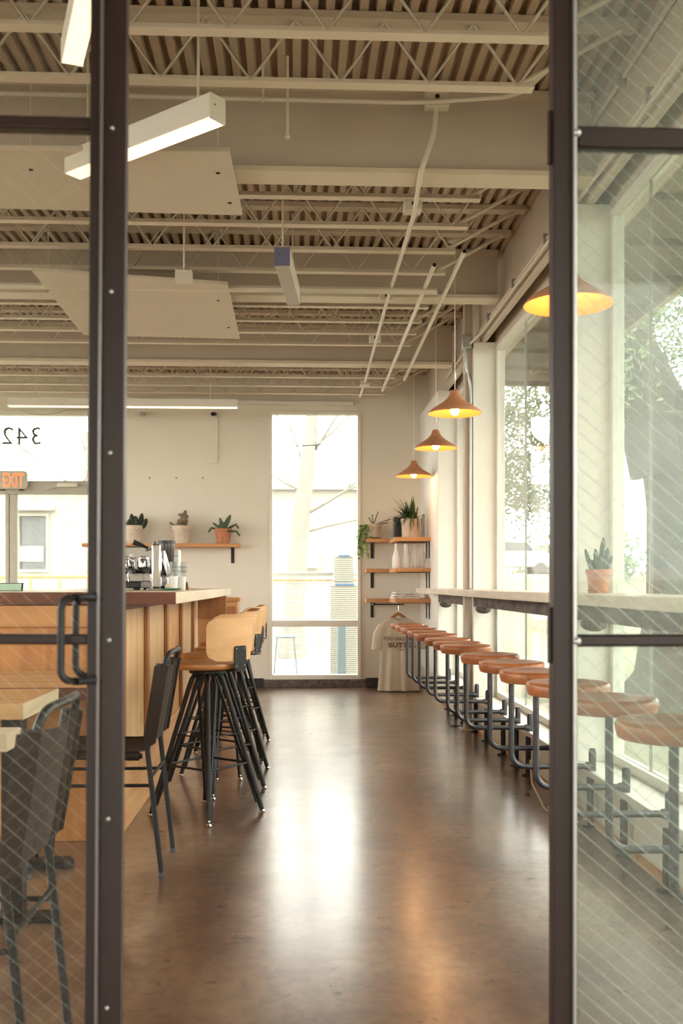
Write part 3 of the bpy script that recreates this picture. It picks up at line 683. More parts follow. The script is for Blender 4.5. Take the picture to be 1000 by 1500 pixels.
# end face towards the camera
MB().box(-1.65, BX, B0 - .005, B0 + .02, .0, zu - .1).build('end_panel', 'wood_booth', bar, bevel=.003)
MB().box(-1.65, BX, B0 - .02, B0 + .02, zu - .1, zu - .004).build('end_rail', 'wood_shelf', bar, bevel=.003)
MB().box(BX, -.57, 8.18, 8.22, .865, zu).build('bracket_panel', 'wood_batten', bar, bevel=.003)
cb = thing('bar_countertop', (-1.1, 6.5, zu), 'thick wooden bar countertop with a dark front edge and pale side edge', 'countertop')
poly = [(-1.75, 4.52), (-.553, 4.70), (-.553, 8.45), (-1.75, 8.45)]
poly = [(-1.75, 4.55), (-.553, 4.55 + .12), (-.545, 6.2), (-.553, 8.45), (-1.75, 8.45)]
MB().prism(poly, zu, zt_).build('slab', 'wood_side', cb, bevel=.004)  # pale side edge, window light painted into the wood
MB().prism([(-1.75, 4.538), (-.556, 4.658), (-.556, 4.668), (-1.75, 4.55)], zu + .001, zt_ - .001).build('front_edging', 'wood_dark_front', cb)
# small wooden cabinet behind the bar end
q = W(348, 880, 9.6); cbn = thing('side_cabinet', (q.x - .3, 9.7, 0), 'small wooden cabinet beyond the far end of the bar', 'cabinet')
MB().box(q.x - .9, q.x, 9.6, 10.0, .0, q.z - .005).build('body', 'wood_shelf', cbn, bevel=.004)
MB().box(q.x - .92, q.x + .02, 9.58, 10.02, q.z - .005, q.z + .03).build('cabinet_top', 'wood_shelf', cbn, bevel=.004)
MB().box(q.x - .45, q.x - .02, 9.585, 9.6, .1, q.z - .05).build('cabinet_door', 'wood_batten', cbn, bevel=.003)

# bar stools
def bar_stool():
    s = thing('bar_stool', (0, 0, 0), None, 'bar stool', group='bar stools with plywood backs')
    MB().lathe([(.0001, 0), (.165, 0), (.182, .006), (.188, .018), (.184, .030), (.165, .034), (.08, .028), (.0001, .026)], (0, 0, .728), 40).build('seat', 'wood_stool', s, local=True, ang=50)
    MB().lathe([(.09, 0), (.09, .012), (.03, .02)], (0, 0, .706), 20).build('swivel_plate', 'black_steel', s, local=True)
    for k in range(4):
        a = R(45 + 90 * k); c_, s_ = math.cos(a), math.sin(a); t_ = a + R(36)
        foot = (c_ * .275, s_ * .275, .012)
        top = (c_ * .085, s_ * .085, .66); top2 = (c_ * .05, s_ * .05, .70); top3 = (-.0 + math.cos(t_) * .045, math.sin(t_) * .045, .712)
        lg = MB().tube([foot, (c_ * .09, s_ * .09, .63), (c_ * .075, s_ * .075, .675), (c_ * .05, s_ * .05, .702), (c_ * .01, s_ * .01, .712)], .0125, 10).build('leg', 'black_steel', s, local=True)
        # paired inner rod
        MB().tube([(c_ * .25 - s_ * .0, s_ * .25, .05), (math.cos(t_) * .07, math.sin(t_) * .07, .64), (math.cos(t_) * .04, math.sin(t_) * .04, .705)], .009, 8).build('leg_brace', 'black_steel', lg, local=True)
        MB().lathe([(.012, 0), (.015, .004), (.008, .014), (.008, .03)], (c_ * .277, s_ * .277, 0), 12).build('foot_glide', 'chrome', lg, local=True)
    rr = .205
    sq = [(rr * math.cos(R(45 + 90 * k)), rr * math.sin(R(45 + 90 * k)), .25) for k in range(5)]
    MB().tube(rounded(sq, .004, 1), .006, 8).build('foot_ring', 'black_steel', s, local=True)
    rr = .16; sq = [(rr * math.cos(R(45 + 90 * k)), rr * math.sin(R(45 + 90 * k)), .40) for k in range(5)]
    MB().tube(rounded(sq, .004, 1), .004, 8).build('brace_ring', 'black_steel', s, local=True)
    # curved back
    N, K = 22, 12; hw = R(48); z0, z1 = .775, .985; rr0, rr1 = .192, .214; cr = .05
    b = MB(); idx = {}
    for side, rad in ((0, rr0), (1, rr1)):
        for j in range(K + 1):
            z = z0 + (z1 - z0) * j / K; dz = min(z - z0, z1 - z)
            inset = 0 if dz >= cr else cr - math.sqrt(max(cr * cr - (cr - dz) ** 2, 0))
            h = hw - inset / .2
            for i in range(N + 1):
                a = -h + 2 * h * i / N; tilt = (z - z0) * .10
                idx[side, j, i] = len(b.v); b.v.append(((rad + tilt) * math.cos(a), (rad + tilt) * math.sin(a), z))
    for j in range(K):
        for i in range(N):
            b.f.append((idx[1, j, i], idx[1, j, i + 1], idx[1, j + 1, i + 1], idx[1, j + 1, i])); b.f.append((idx[0, j, i + 1], idx[0, j, i], idx[0, j + 1, i], idx[0, j + 1, i + 1]))
        b.f.append((idx[0, j, 0], idx[1, j, 0], idx[1, j + 1, 0], idx[0, j + 1, 0])); b.f.append((idx[1, j, N], idx[0, j, N], idx[0, j + 1, N], idx[1, j + 1, N]))
    for i in range(N):
        b.f.append((idx[0, 0, i], idx[0, 0, i + 1], idx[1, 0, i + 1], idx[1, 0, i])); b.f.append((idx[1, K, i], idx[1, K, i + 1], idx[0, K, i + 1], idx[0, K, i]))
    b.build('backrest', 'wood_back', s, local=True, ang=40)
    br = MB(); br.prism(rrect(.085, .115, .01, 3, 0, .79), .2175, .2225, 'x')
    br.box(.06, .2225, -.0425, .0425, .722, .7275)
    bo = br.build('back_bracket', 'black_steel', s, local=True, bevel=.001)
    for (yy, zz) in ((-.03, .835), (.03, .835), (-.03, .75), (.03, .75)): MB().blob((.223, yy, zz), .004, 6, 4).build('rivet', 'galvanised', bo, local=True)
    return s
BS = [(-.45, 5.08, -38), (-.46, 5.68, -42), (-.44, 6.2, -22), (-.46, 6.76, 12), (-.46, 7.3, -20), (-.46, 7.85, 5)]
bl = ['nearest bar stool with its pale plywood back turned to the camera', 'bar stool just behind the nearest one, pale back peeping out at its left', 'third bar stool from the camera, back turned farther right',
      'fourth bar stool from the camera along the bar', 'fifth bar stool from the camera along the bar', 'farthest bar stool along the bar']
p0 = bar_stool(); km = tree_map(p0)
for i, (x, y, a) in enumerate(BS):
    o = p0 if i == 0 else copy_tree(p0, km); o.location = (x, y, 0); o.rotation_euler = (0, 0, R(a)); o['label'] = bl[i]

# ---------------------------------------------------------------- sling chairs (face -X)
def sling_chair(label):
    s = thing('sling_chair', (0, 0, 0), label, 'chair'); wdt = .185
    top = .875
    pts = [(.055, -wdt, .008), (0, -wdt, .50), (.06, -wdt, top - .02), (.085, -wdt, top), (.085, wdt, top), (.06, wdt, top - .02), (0, wdt, .50), (.055, wdt, .008)]
    pts = [Vector(pts[0]), Vector(pts[1])] + rounded([pts[1], (.075, -wdt, top), (.10, wdt * .0, top + .008), (.075, wdt, top), pts[6]], .06, 6)[1:-1] + [Vector(pts[6]), Vector(pts[7])]
    MB().tube(pts, .0105, 10).build('back_frame', 'black_steel', s, local=True)
    for y in (-wdt, wdt):
        sg = -1 if y < 0 else 1
        MB().tube(rounded([(-.46, y, .008), (-.42, y, .485), (-.02, y, .475)], .05, 6), .0105, 10).build('front_leg', 'black_steel', s, local=True)
        MB().tube([(-.435, y, .36), (.018, y, .36)], .007, 8).build('side_stretcher', 'black_steel', s, local=True)
        MB().lathe([(.014, 0), (.014, .01), (.010, .02)], (.055, y, 0), 12).build('foot_cap', 'plastic_black', s, local=True)
        MB().lathe([(.014, 0), (.014, .01), (.010, .02)], (-.46, y, 0), 12).build('foot_cap', 'plastic_black', s, local=True)
    MB().tube([(.013, -wdt, .39), (.013, wdt, .39)], .007, 8).build('rear_stretcher', 'black_steel', s, local=True)
    MB().tube([(-.432, -wdt, .38), (-.432, wdt, .38)], .007, 8).build('front_stretcher', 'black_steel', s, local=True)
    # sling seat: sagging sheet with rolled sleeves round the side tubes
    def sheet(rows, nm, th):
        b = MB(); n_ = len(rows[0])
        for r_ in rows: b.v += [tuple(v) for v in r_]
        k = len(rows); off = len(b.v)
        nrm = (Vector(rows[0][1]) - Vector(rows[0][0])).cross(Vector(rows[1][0]) - Vector(rows[0][0])).normalized() * th
        b.v += [tuple(Vector(v) + nrm) for v in b.v[:off]]
        for i in range(k - 1):
            for j in range(n_ - 1):
                q = i * n_ + j; b.f.append((q, q + 1, q + n_ + 1, q + n_)); b.f.append((off + q + n_, off + q + n_ + 1, off + q + 1, off + q))
        for i in range(k - 1):
            for j in (0, n_ - 1):
                q = i * n_ + j; b.f.append((q, q + n_, off + q + n_, off + q) if j == 0 else (q + n_, q, off + q, off + q + n_))
        for j in range(n_ - 1):
            for i in (0, k - 1):
                q = i * n_ + j; b.f.append((q + 1, q, off + q, off + q + 1) if i == 0 else (q, q + 1, off + q + 1, off + q))
        return b.build(nm, 'leather', s, local=True, ang=50)
    rows = []
    for i in range(7):
        x = -.40 + .37 * i / 6; rows.append([(x, -wdt - .012 + (2 * wdt + .024) * j / 10, .498 - .022 * math.sin(math.pi * j / 10) - .005 * math.sin(math.pi * i / 6)) for j in range(11)])
    st = sheet(rows, 'sling_seat', .004)
    for y in (-wdt, wdt): MB().tube([(-.40, y, .484), (-.03, y, .476)], .019, 10).build('seat_sleeve', 'leather', st, local=True)
    rows = []
    for i in range(9):
        z = .53 + .29 * i / 8; xx = (z - .5) * .17
        rows.append([(xx + .02 * math.sin(math.pi * j / 10), -wdt - .006 + (2 * wdt + .012) * j / 10, z + (.018 * (1 - math.sin(math.pi * j / 10)) if i == 8 else 0)) for j in range(11)])
    sb = sheet(rows, 'sling_back', .004)
    for y in (-wdt, wdt):
        MB().tube([(.004, y, .525), (.054, y, .835)], .021, 10).build('back_sleeve', 'leather', sb, local=True)
        sg = 1 if y > 0 else -1
        MB().prism([(-.02, .50), (.035, .53), (.085, .83), (.03, .83)], y - .004 + sg * .02, y + .002 + sg * .02, 'y').build('back_flap', 'leather', sb, local=True, bevel=.001)
    return s
c1 = sling_chair('dark leather sling chair with black tube frame beside the bar'); c1.location = (-.585, 4.17, 0)
km = tree_map(c1); c2 = copy_tree(c1, km); c2['label'] = 'dark leather sling chair seen through the left glass door'
c2.location = (-.625, 2.38, 0); c2.rotation_euler = (0, 0, R(0)); c1['group'] = c2['group'] = 'leather sling chairs'

# ---------------------------------------------------------------- tables on the left
t1 = thing('dining_table', (-1.3, 3.5, 0), 'wooden table with a pale thick edge seen through the left glass', 'table')
q = W(33, 1031, 3.28); X1 = q.x; zt1 = q.z
MB().box(-1.9, X1, 3.28, 3.76, zt1 - .052, zt1).build('tabletop', 'wood_top', t1, bevel=.003)
MB().box(X1 - .001, X1 + .003, 3.282, 3.758, zt1 - .051, zt1 - .001).build('edge_band', 'wood_side', t1)
xl = WX(20, 3.5); MB().box(xl - .035, xl + .035, 3.47, 3.54, .02, zt1 - .052).build('leg', 'black_steel', t1, bevel=.004)
MB().box(xl - .3, xl + .15, 3.46, 3.55, 0, .02).build('foot', 'black_steel', t1, bevel=.004)
t2 = thing('bench_table', (-1.3, 4.2, 0), 'wooden ledge table against the bar end with a dark front edge', 'table')
xr = WX(127, 3.8); MB().box(-1.9, xr, 3.80, 4.525, zt1 - .05, zt1).build('tabletop', 'wood_top', t2, bevel=.003)
MB().box(-1.9, xr, 3.796, 3.801, zt1 - .049, zt1 - .001).build('front_edging', 'wood_dark_front', t2)
MB().box(-1.5, -1.43, 4.1, 4.17, .03, zt1 - .05).build('leg', 'black_steel', t2, bevel=.004)
MB().box(-1.36, -1.29, 4.13, 4.2, .03, zt1 - .05).build('leg', 'black_steel', t2, bevel=.004)
q = W(110, 1262, 4.16); MB().prism([(-1.7, 4.11), (q.x - .03, 4.11), (q.x, 4.15), (q.x - .03, 4.21), (-1.7, 4.21)], 0, .03).build('foot', 'black_steel', t2, bevel=.003)
t3 = thing('near_table', (-1.4, 2.9, 0), 'pale table corner at the left photo edge, nearer than the others', 'table')
q = W(10, 1102, 2.9); MB().box(-1.8, q.x, 2.9, 3.05, q.z, q.z + .05).build('tabletop', 'wood_side', t3, bevel=.003)
MB().box(-1.4, -1.34, 2.94, 3.0, 0, q.z).build('leg', 'black_steel', t3)

# ---------------------------------------------------------------- espresso corner
def at(px, py, Y): return W(px, py, Y)
YE = 6.1; u_ = YE / F
zc_ = zt_
es = thing('espresso_machine', at(212, 862, YE) * 1.0, 'chrome espresso machine on the bar, half hidden by the door stile', 'espresso machine'); es.location.z = zc_
cx = WX(190, YE)
MB().prism([(cx - .17, zc_ + .10), (cx + .13, zc_ + .10), (cx + .155, zc_ + .15), (cx + .155, zc_ + .235), (cx + .10, zc_ + .265), (cx - .17, zc_ + .265)], YE - .02, YE + .30, 'y').build('boiler_body', 'chrome', es, bevel=.012, seg=3)
MB().box(cx - .17, cx + .09, YE - .16, YE + .30, zc_ + .012, zc_ + .05).build('drip_tray', 'plastic_black', es, bevel=.006)
for k in range(4): MB().lathe([(.02, 0), (.02, .012), (.012, .014)], (cx - .13 + .19 * (k % 2), YE - .12 + .38 * (k // 2), zc_), 12).build('machine_foot', 'black_steel', es)
MB().box(cx - .17, cx + .10, YE + .16, YE + .28, zc_ + .05, zc_ + .11).build('back_panel', 'chrome', es, bevel=.004)
for k, gx in enumerate((-.11, -.01, .09)):
    g = MB().lathe([(.034, 0), (.036, .03), (.03, .05)], (cx + gx, YE - .07, zc_ + .135), 20).build('group_head', 'chrome', es)
    MB().lathe([(.030, 0), (.034, .022)], (cx + gx, YE - .07, zc_ + .112), 20).build('portafilter_basket', 'black_steel', g)
    MB().tube([(cx + gx, YE - .09, zc_ + .122), (cx + gx + .045, YE - .17, zc_ + .115), (cx + gx + .07, YE - .23, zc_ + .105)], [.008, .014, .012], 10).build('portafilter_handle', 'plastic_black', g)
    MB().box(cx + gx - .02, cx + gx + .02, YE - .08, YE - .02, zc_ + .165, zc_ + .2).build('group_neck', 'chrome', g, bevel=.006)
    MB().tube([(cx + gx, YE - .07, zc_ + .112), (cx + gx, YE - .07, zc_ + .095)], .007, 8).build('spout', 'black_steel', g)
a = at(217, 803, YE - .1); MB().tube([a, a + Vector((-.05, 0, .022)), a + Vector((-.085, 0, .035))], [.007, .013, .017], 10).build('steam_lever', 'plastic_black', es)
MB().tube([(cx + .10, YE - .03, zc_ + .235), a], .006, 8).build('lever_stem', 'chrome', es)
MB().tube([at(186, 820, YE - .1), at(187, 830, YE - .12), at(190, 862, YE - .14)], .005, 8).build('steam_wand', 'chrome', es)
for k in range(6):
    MB().tube([(cx - .1 + k * .035, YE - .025, zc_ + .12 + .01 * (k % 2)), (cx - .1 + k * .035, YE - .05, zc_ + .10)], .005, 6).build('valve_knob', 'plastic_black', es)
MB().blob((cx + .02, YE - .022, zc_ + .2), (.02, .006, .02), 14, 8).build('pressure_gauge', 'ceramic_white', es)
cr_ = thing('brew_tower', at(229, 864, 5.8), 'tall chrome column standing on the bar beside the espresso machine', 'coffee tower'); cr_.location.z = zc_
tx0, tx1 = WX(223, 5.8), WX(236, 5.8); ttop = at(229, 797, 5.8).z
MB().box(tx0, tx1, 5.77, 5.83, zc_ + .012, ttop).build('column', 'chrome', cr_, bevel=.01, seg=3)
MB().box(tx0 - .02, tx1 + .02, 5.72, 5.88, zc_, zc_ + .012).build('base', 'chrome', cr_, bevel=.004)
MB().tube([((tx0 + tx1) / 2 - .01, 5.8, ttop), ((tx0 + tx1) / 2 - .01, 5.8, ttop + .015)], .010, 12).build('cap', 'plastic_black', cr_)
gr = thing('coffee_grinder', at(245, 864, 6.0), 'coffee grinder with a dark hopper and slanted chrome chute', 'coffee grinder'); gr.location.z = zc_
g0 = at(243, 864, 6.0).x; zt2 = at(241, 792, 6.0).z
MB().lathe([(.030, -.20), (.046, -.13), (.052, -.03), (.052, -.02)], (g0, 6.0, zt2), 24).build('hopper', 'smoked', gr)
MB().lathe([(.054, -.02), (.055, -.002), (.05, 0)], (g0, 6.0, zt2), 24).build('hopper_lid', 'plastic_black', gr)
MB().box(g0 - .045, g0 + .045, 5.95, 6.07, zc_ + .012, zt2 - .20).build('grinder_body', 'chrome', gr, bevel=.012, seg=3)
MB().box(g0 - .06, g0 + .06, 5.90, 6.09, zc_, zc_ + .012).build('grinder_base', 'black_steel', gr, bevel=.003)
ch = [at(233, 806, 5.93), at(243, 806, 5.93), at(251, 838, 5.93), at(246, 846, 5.93)]
MB().prism([(c.x, c.z) for c in ch], 5.90, 5.945, 'y').build('chute', 'chrome', gr, bevel=.004)
sm = thing('filter_brewer', at(259, 864, 6.15), 'small white coffee brewer behind the stacked cups', 'brewer'); sm.location.z = zc_
s0, s1 = WX(254, 6.15), WX(264, 6.15)
MB().box(s0, s1, 6.1, 6.2, zc_ + .01, at(0, 805, 6.15).z).build('body', 'ceramic_white', sm, bevel=.008, seg=3)
MB().lathe([(.0001, 0), (.012, 0), (.012, .003)], ((s0 + s1) / 2, 6.1, at(0, 815, 6.15).z), 12).build('badge', 'plastic_black', sm)
MB().box(s0 - .005, s1 + .005, 6.09, 6.21, zc_, zc_ + .01).build('base', 'plastic_black', sm)
for i, (px, col_, lb) in enumerate(((254, 5.80, 'stack of clear cups left of the other cup stack on the bar'), (266, 5.92, 'stack of clear cups at the right end of the bar equipment'))):
    q = at(px, 862, col_); cs = thing('cup_stack', (q.x, q.y, zc_), lb, 'cups', group='cup stacks on the bar')
    MB().lathe([(.020, 0), (.022, .003), (.026, .08)], (q.x, q.y, zc_), 18).build('cup', 'ceramic_white', cs)
    for k in range(3): MB().lathe([(.024, 0), (.030, .03), (.031, .034)], (q.x + .002 * k, q.y, zc_ + .08 + k * .024), 18).build('cup', 'clear_cup', cs)
q = at(250, 864, 5.6); pl = thing('plate', (q.x, q.y, zc_), 'small green plate on the bar countertop', 'plate')
MB().lathe([(.035, 0), (.052, .006), (.062, .012), (.060, .013), (.03, .006)], (q.x, q.y, zc_), 28).build('dish', 'green_plate', pl)
s = MB().blob((q.x - .012, q.y, zc_ + .022), (.020, .018, .016), 12, 8).build('pastry', 'pale_pot'); tag(s, 'small pale lump resting on the green plate', 'food')
q = at(272, 863, 6.3); wb = thing('wooden_tray', (q.x - .1, q.y, zc_), 'low wooden board behind the bar equipment', 'board')
MB().box(q.x - .16, q.x + .02, 6.28, 6.42, zc_, zc_ + .018).build('board', 'wood_batten', wb, bevel=.003)
s = MB().prism([(q.x - .03, 6.32), (q.x + .01, 6.32), (q.x + .012, 6.35), (q.x - .03, 6.36)], zc_ + .018, zc_ + .05).build('tamper', 'plastic_black', bevel=.01); tag(s, 'small black tamper on the wooden board at the bar end', 'tamper')

# laptop / tray edge on left counter, seen through glass
q = at(14, 862, 5.2); lp = thing('menu_card', (q.x, 5.2, zt_), 'pale green menu card with dark border on the bar at the left edge', 'menu')
MB().prism([(-.10, 0), (.065, 0), (.07, .042), (-.10, .042)], -.004, .004, 'y').build('card_frame', 'ink_dark', lp, local=True)
MB().prism([(-.10, .003), (.058, .003), (.062, .038), (-.10, .038)], -.006, -.004, 'y').build('card_face', 'green_leaf' if 'green_leaf' in M else 'leaf_light', lp, local=True)
M['card'] = mat('card_green', (.45, .66, .52), .6)
for c in children(lp):
    if c.name.startswith('card_face'): c.data.materials[0] = M['card_green']

# ---------------------------------------------------------------- exit sign and transom number
q = W(17, 703, YF - .1)
ex = thing('exit_sign', q, 'grey exit sign with orange letters above the glazed door', 'sign')
w2, h2 = .165, .10
MB().prism(rrect(.33, .20, .04, 5, q.x, q.z), YF - .10, YF - .055, 'y').build('sign_box', 'sign_housing', ex, bevel=.004)
text_obj('exit_letters', 'EXIT', 'exit_letters', .215, (q.x + .018, YF - .102, q.z - .075), (R(90), 0, 0), ex, .002, bold=.003, sx=.53)
for xx in (-.10, .10): MB().blob((q.x + xx, YF - .08, q.z - .105), (.035, .02, .012), 10, 6).build('emergency_lamp', 'black_steel', ex)
MB().tube([(q.x, YF - .06, q.z + .08), (q.x, YF - .01, q.z + .08)], .012, 8).build('sign_bracket', 'sign_housing', ex)
# street number: reads correctly from outside, so mirrored from here
q1 = W(62, 651, YF + .018)
nb = text_obj('house_number', '3423', 'ink_dark', .275, (q1.x, YF + .022, q1.z), (R(90), 0, R(180)), None, .001, align='LEFT')
tag(nb, 'dark street number lettering on the transom glass, reversed from inside', 'lettering')
# string of wire drooping along the transom
s = MB().tube([(W(px, py, YF - .05)) for (px, py) in ((30, 601), (45, 606), (65, 608), (85, 605), (100, 600), (129, 600), (130, 690), (126, 702), (115, 707), (85, 707), (45, 706))], .004, 6).build('cable', 'sign_housing')
tag(s, 'thin cable drooping round the transom window', 'cable')

# ---------------------------------------------------------------- plants, shelves
def shelf(name, x0, x1, y0, y1, z, label, brackets, th=.042, m='wood_shelf', endm=None):
    s = thing(name, ((x0 + x1) / 2, (y0 + y1) / 2, z - th), label, 'shelf')
    MB().box(x0, x1, y0, y1, z - th, z).build('board', m, s, bevel=.003)
    for (bx, by, ax) in brackets:
        if ax == 'y': b = MB().box(bx - .018, bx + .018, by, y1, z - th - .006, z - th).box(bx - .018, bx + .018, y1 - .008, y1, z - th - .17, z - th)
        else: b = MB().box(bx, x1, by - .018, by + .018, z - th - .006, z - th).box(x1 - .008, x1, by - .018, by + .018, z - th - .17, z - th)
        b.build('bracket', 'black_steel', s)
    return s
z1_ = W(300, 796, 11.0).z
shelf('wall_shelf', WX(120, 11.0), WX(350, 10.96), 10.98, YF, z1_, 'long wooden wall shelf with three potted succulents', [(WX(339, 11), 11.0, 'y'), (WX(188, 11), 11.0, 'y')], th=.04)
def pot(x, y, z, r, h, m, taper=.74, saucer=False, label='', cat='plant', name='potted_plant', group=None):
    s = thing(name, (x, y, z), label, cat, group=group); z0 = z
    if saucer:
        MB().lathe([(r * .80, 0), (r * .92, .016), (r * .86, .016), (r * .7, .008)], (x, y, z), 28).build('saucer', m, s); z0 += .008
    b = MB().lathe([(r * taper, 0), (r * .95, h * .76), (r * 1.02, h * .77), (r * 1.05, h), (r * .96, h), (r * .93, h * .85)], (x, y, z0), 32).build('pot', m, s, ang=45)
    MB().lathe([(r * .9, 0), (.0001, .004)], (x, y, z0 + h * .88), 20).build('soil', 'soil', s)
    return s, z0 + h * .9
def pad(b, base, d, L, wd, th): # cactus arm
    base = Vector(base); d = Vector(d).normalized(); q = d.to_track_quat('Z', 'Y').to_matrix()
    b.blob(base + d * L / 2, (wd, th, L / 2), 12, 9, rot=q)
    return base + d * L
# plants on the wall shelf
q = W(196, 796, 11.08); s, zz = pot(q.x, 11.08, z1_, .10, .195, 'pale_pot', label='potted dark cactus leftmost on the long wall shelf')
b = MB()
for (dx_, an, L, wd) in ((-.09, -12, .10, .035), (-.065, 15, .12, .035), (-.01, -5, .17, .035), (.01, 20, .10, .03), (.06, 8, .18, .04), (.085, 25, .13, .05), (.04, -10, .15, .04), (-.04, 0, .10, .04)):
    pad(b, (q.x + dx_, 11.08 + random.uniform(-.02, .02), zz - .02), (math.sin(R(an)), 0, math.cos(R(an))), L, wd, .03)
b.build('cactus_stems', 'cactus_dark', s)
q = W(266, 796, 11.08); s, zz = pot(q.x, 11.08, z1_, .10, .195, 'pale_pot', label='potted reddish succulent in the middle of the long wall shelf')
b = MB()
for k in range(46):
    a = random.uniform(0, 6.28); rr = random.uniform(0, .07); h = random.uniform(0, .14) * (1 if rr < .05 else .4)
    if k < 6: rr = 0; 
    b.blob((q.x + rr * math.cos(a) + (.02 if h > .08 else 0), 11.08 + rr * math.sin(a), zz + h), random.uniform(.015, .027), 8, 6)
for k in range(6): b.blob((q.x - .06 - k * .012, 11.06, zz + .01 + k * .008), .013, 8, 6)
for k in range(4): b.blob((q.x + .04, 11.08, zz + .08 + k * .03), .02, 8, 6)
b.build('succulent_stems', 'succulent', s)
q = W(327, 796, 11.08); s, zz = pot(q.x, 11.08, z1_, .092, .165, 'terracotta', label='potted broad-leaf succulent at the right end of the long wall shelf')
b = MB()
for (an, L, wd) in ((-78, .15, .030), (-50, .15, .042), (-12, .15, .034), (24, .20, .045), (62, .17, .048), (100, .17, .036), (0, .10, .05)):
    yy = 11.06 + random.uniform(-.03, .03)
    e_ = pad(b, (q.x, yy, zz - .01), (math.sin(R(an)), random.uniform(-.4, .2), math.cos(R(an)) * .8 + .1), L, wd, .013)
    if abs(an) > 55: pad(b, e_ - Vector((math.sin(R(an)) * .02, 0, 0)), (math.sin(R(an)) * .6, 0, -.8), .07, .022, .012)
b.build('leaves', 'cactus', s)
# corner shelves
zs = [W(555, 789, 11.0).z, W(555, 833, 11.0).z, W(555, 877, 11.0).z]
lv = ['top', 'middle', 'bottom']
for i, z in enumerate(zs):
    shelf('corner_shelf', WX(536, 10.98), 1.0, 10.96, YF, z, 'wooden %s shelf on the far wall right of the tall window' % lv[i], [(WX(547, 10.98), 10.99, 'y')])
    zz = W(600, (787, 832, 877)[i], 10.35).z
    shelf('end_shelf', 1.0, XC - .002, 10.3, 10.93, zz, 'wooden %s shelf in the window-side corner, nearer than the far wall shelf' % lv[i], [(1.05, 10.62, 'x'), (1.05, 10.40, 'x')])
ZE = [W(600, q, 10.35).z for q in (787, 832, 877)]
# rail and shirt
rl = thing('hanging_rail', (WX(547, 11), 10.8, zs[2] - .12), 'thin black rail under the bottom corner shelf holding the shirt', 'rail')
q = W(585, 885.5, 10.75); xa = WX(548, 10.75)
MB().tube([(xa, 10.75, q.z), (WX(592, 10.75), 10.75, q.z)], .006, 8).build('rod', 'black_steel', rl)
MB().box(xa - .01, xa + .01, 10.74, YF, q.z - .01, q.z + .012).build('rail_arm', 'black_steel', rl)
SHX, SHY = WX(584, 10.7), 10.75
hg = thing('clothes_hanger', (SHX, SHY, q.z), 'brown wooden hanger on the black rail', 'hanger')
zh = W(584, 897, 10.7).z
MB().tube([(SHX, SHY, zh), (SHX, SHY, q.z - .012), (SHX + .012, SHY, q.z + .008), (SHX, SHY, q.z + .012), (SHX - .012, SHY, q.z + .004)], .003, 6).build('hook', 'chrome', hg)
MB().prism([(SHX - .15, zh - .105), (SHX - .03, zh - .01), (SHX, zh + .004), (SHX + .03, zh - .01), (SHX + .15, zh - .105), (SHX + .14, zh - .115), (SHX, zh - .035), (SHX - .14, zh - .115)], SHY - .008, SHY + .008, 'y').build('hanger_arms', 'wood_batten', hg, bevel=.002)
sh = thing('t_shirt', (SHX, SHY, .05), 'beige printed t-shirt hanging below the corner shelves', 'shirt')
b = MB(); zr = [(zh - .09, .085), (zh - .105, .15), (zh - .14, .21), (zh - .20, .225), (zh - .30, .215), (zh - .45, .213), (zh - .62, .225), (zh - .75, .24), (zh - .84, .25)]
zr = []
zt3 = zh - .06; zb3 = W(570, 1012, 10.7).z
keys = [(0, .09), (.04, .16), (.09, .205), (.16, .205), (.35, .195), (.6, .20), (.85, .215), (1.0, .225)]
NX = 36
def interp(t_):
    for i in range(len(keys) - 1):
        if t_ <= keys[i + 1][0]:
            a, b_ = keys[i], keys[i + 1]; f = (t_ - a[0]) / (b_[0] - a[0]); return a[1] + (b_[1] - a[1]) * f
    return keys[-1][1]
NZ = 30; idx = {}
for sd in (0, 1):
    for j in range(NZ + 1):
        tt = j / NZ; z = zt3 + (zb3 - zt3) * tt; hw_ = interp(tt)
        for i in range(NX + 1):
            s_ = -1 + 2 * i / NX; dep = .045 * math.sqrt(max(1 - s_ * s_, 0)) * (.4 + .6 * tt)
            fold = .018 * tt * math.sin(s_ * 9 + 1.2 + tt) + .008 * tt * math.sin(s_ * 17)
            neck = .035 * max(0, 1 - (s_ / .55) ** 2) if j == 0 and sd == 0 else 0
            idx[sd, j, i] = len(b.v); b.v.append((SHX + s_ * hw_, SHY - .012 + (-dep if sd == 0 else dep * .6) + fold, z - neck))
for sd in (0, 1):
    for j in range(NZ):
        for i in range(NX):
            f = (idx[sd, j + 1, i], idx[sd, j + 1, i + 1], idx[sd, j, i + 1], idx[sd, j, i]); b.f.append(f if sd == 0 else f[::-1])
for j in range(NZ):
    b.f.append((idx[0, j, 0], idx[1, j, 0], idx[1, j + 1, 0], idx[0, j + 1, 0])); b.f.append((idx[1, j, NX], idx[0, j, NX], idx[0, j + 1, NX], idx[1, j + 1, NX]))
b.build('shirt_body', 'cloth_shirt', sh, ang=60)
for sg in (-1, 1):
    xs0 = SHX + sg * .17
    b = MB().tube([(SHX + sg * .165, SHY - .01, zt3 - .085), (SHX + sg * .215, SHY - .015, zt3 - .17), (SHX + sg * .235, SHY - .02, zt3 - .34)], [.05, .052, .058], 14)
    b.v = [(x, SHY - .012 + (y - SHY + .012) * .55, z) for (x, y, z) in b.v]
    b.build('sleeve', 'cloth_shirt', sh, ang=60)
text_obj('print_upper', 'YOU HAD ME AT', 'ink_brown', .052, (SHX + .03, SHY - .075, zt3 - .235), (R(90), 0, 0), sh, .001, bold=.001)
text_obj('print_lower', 'BUTTER', 'ink_brown', .070, (SHX + .03, SHY - .078, zt3 - .31), (R(90), 0, 0), sh, .001, sx=1.15, bold=.002)
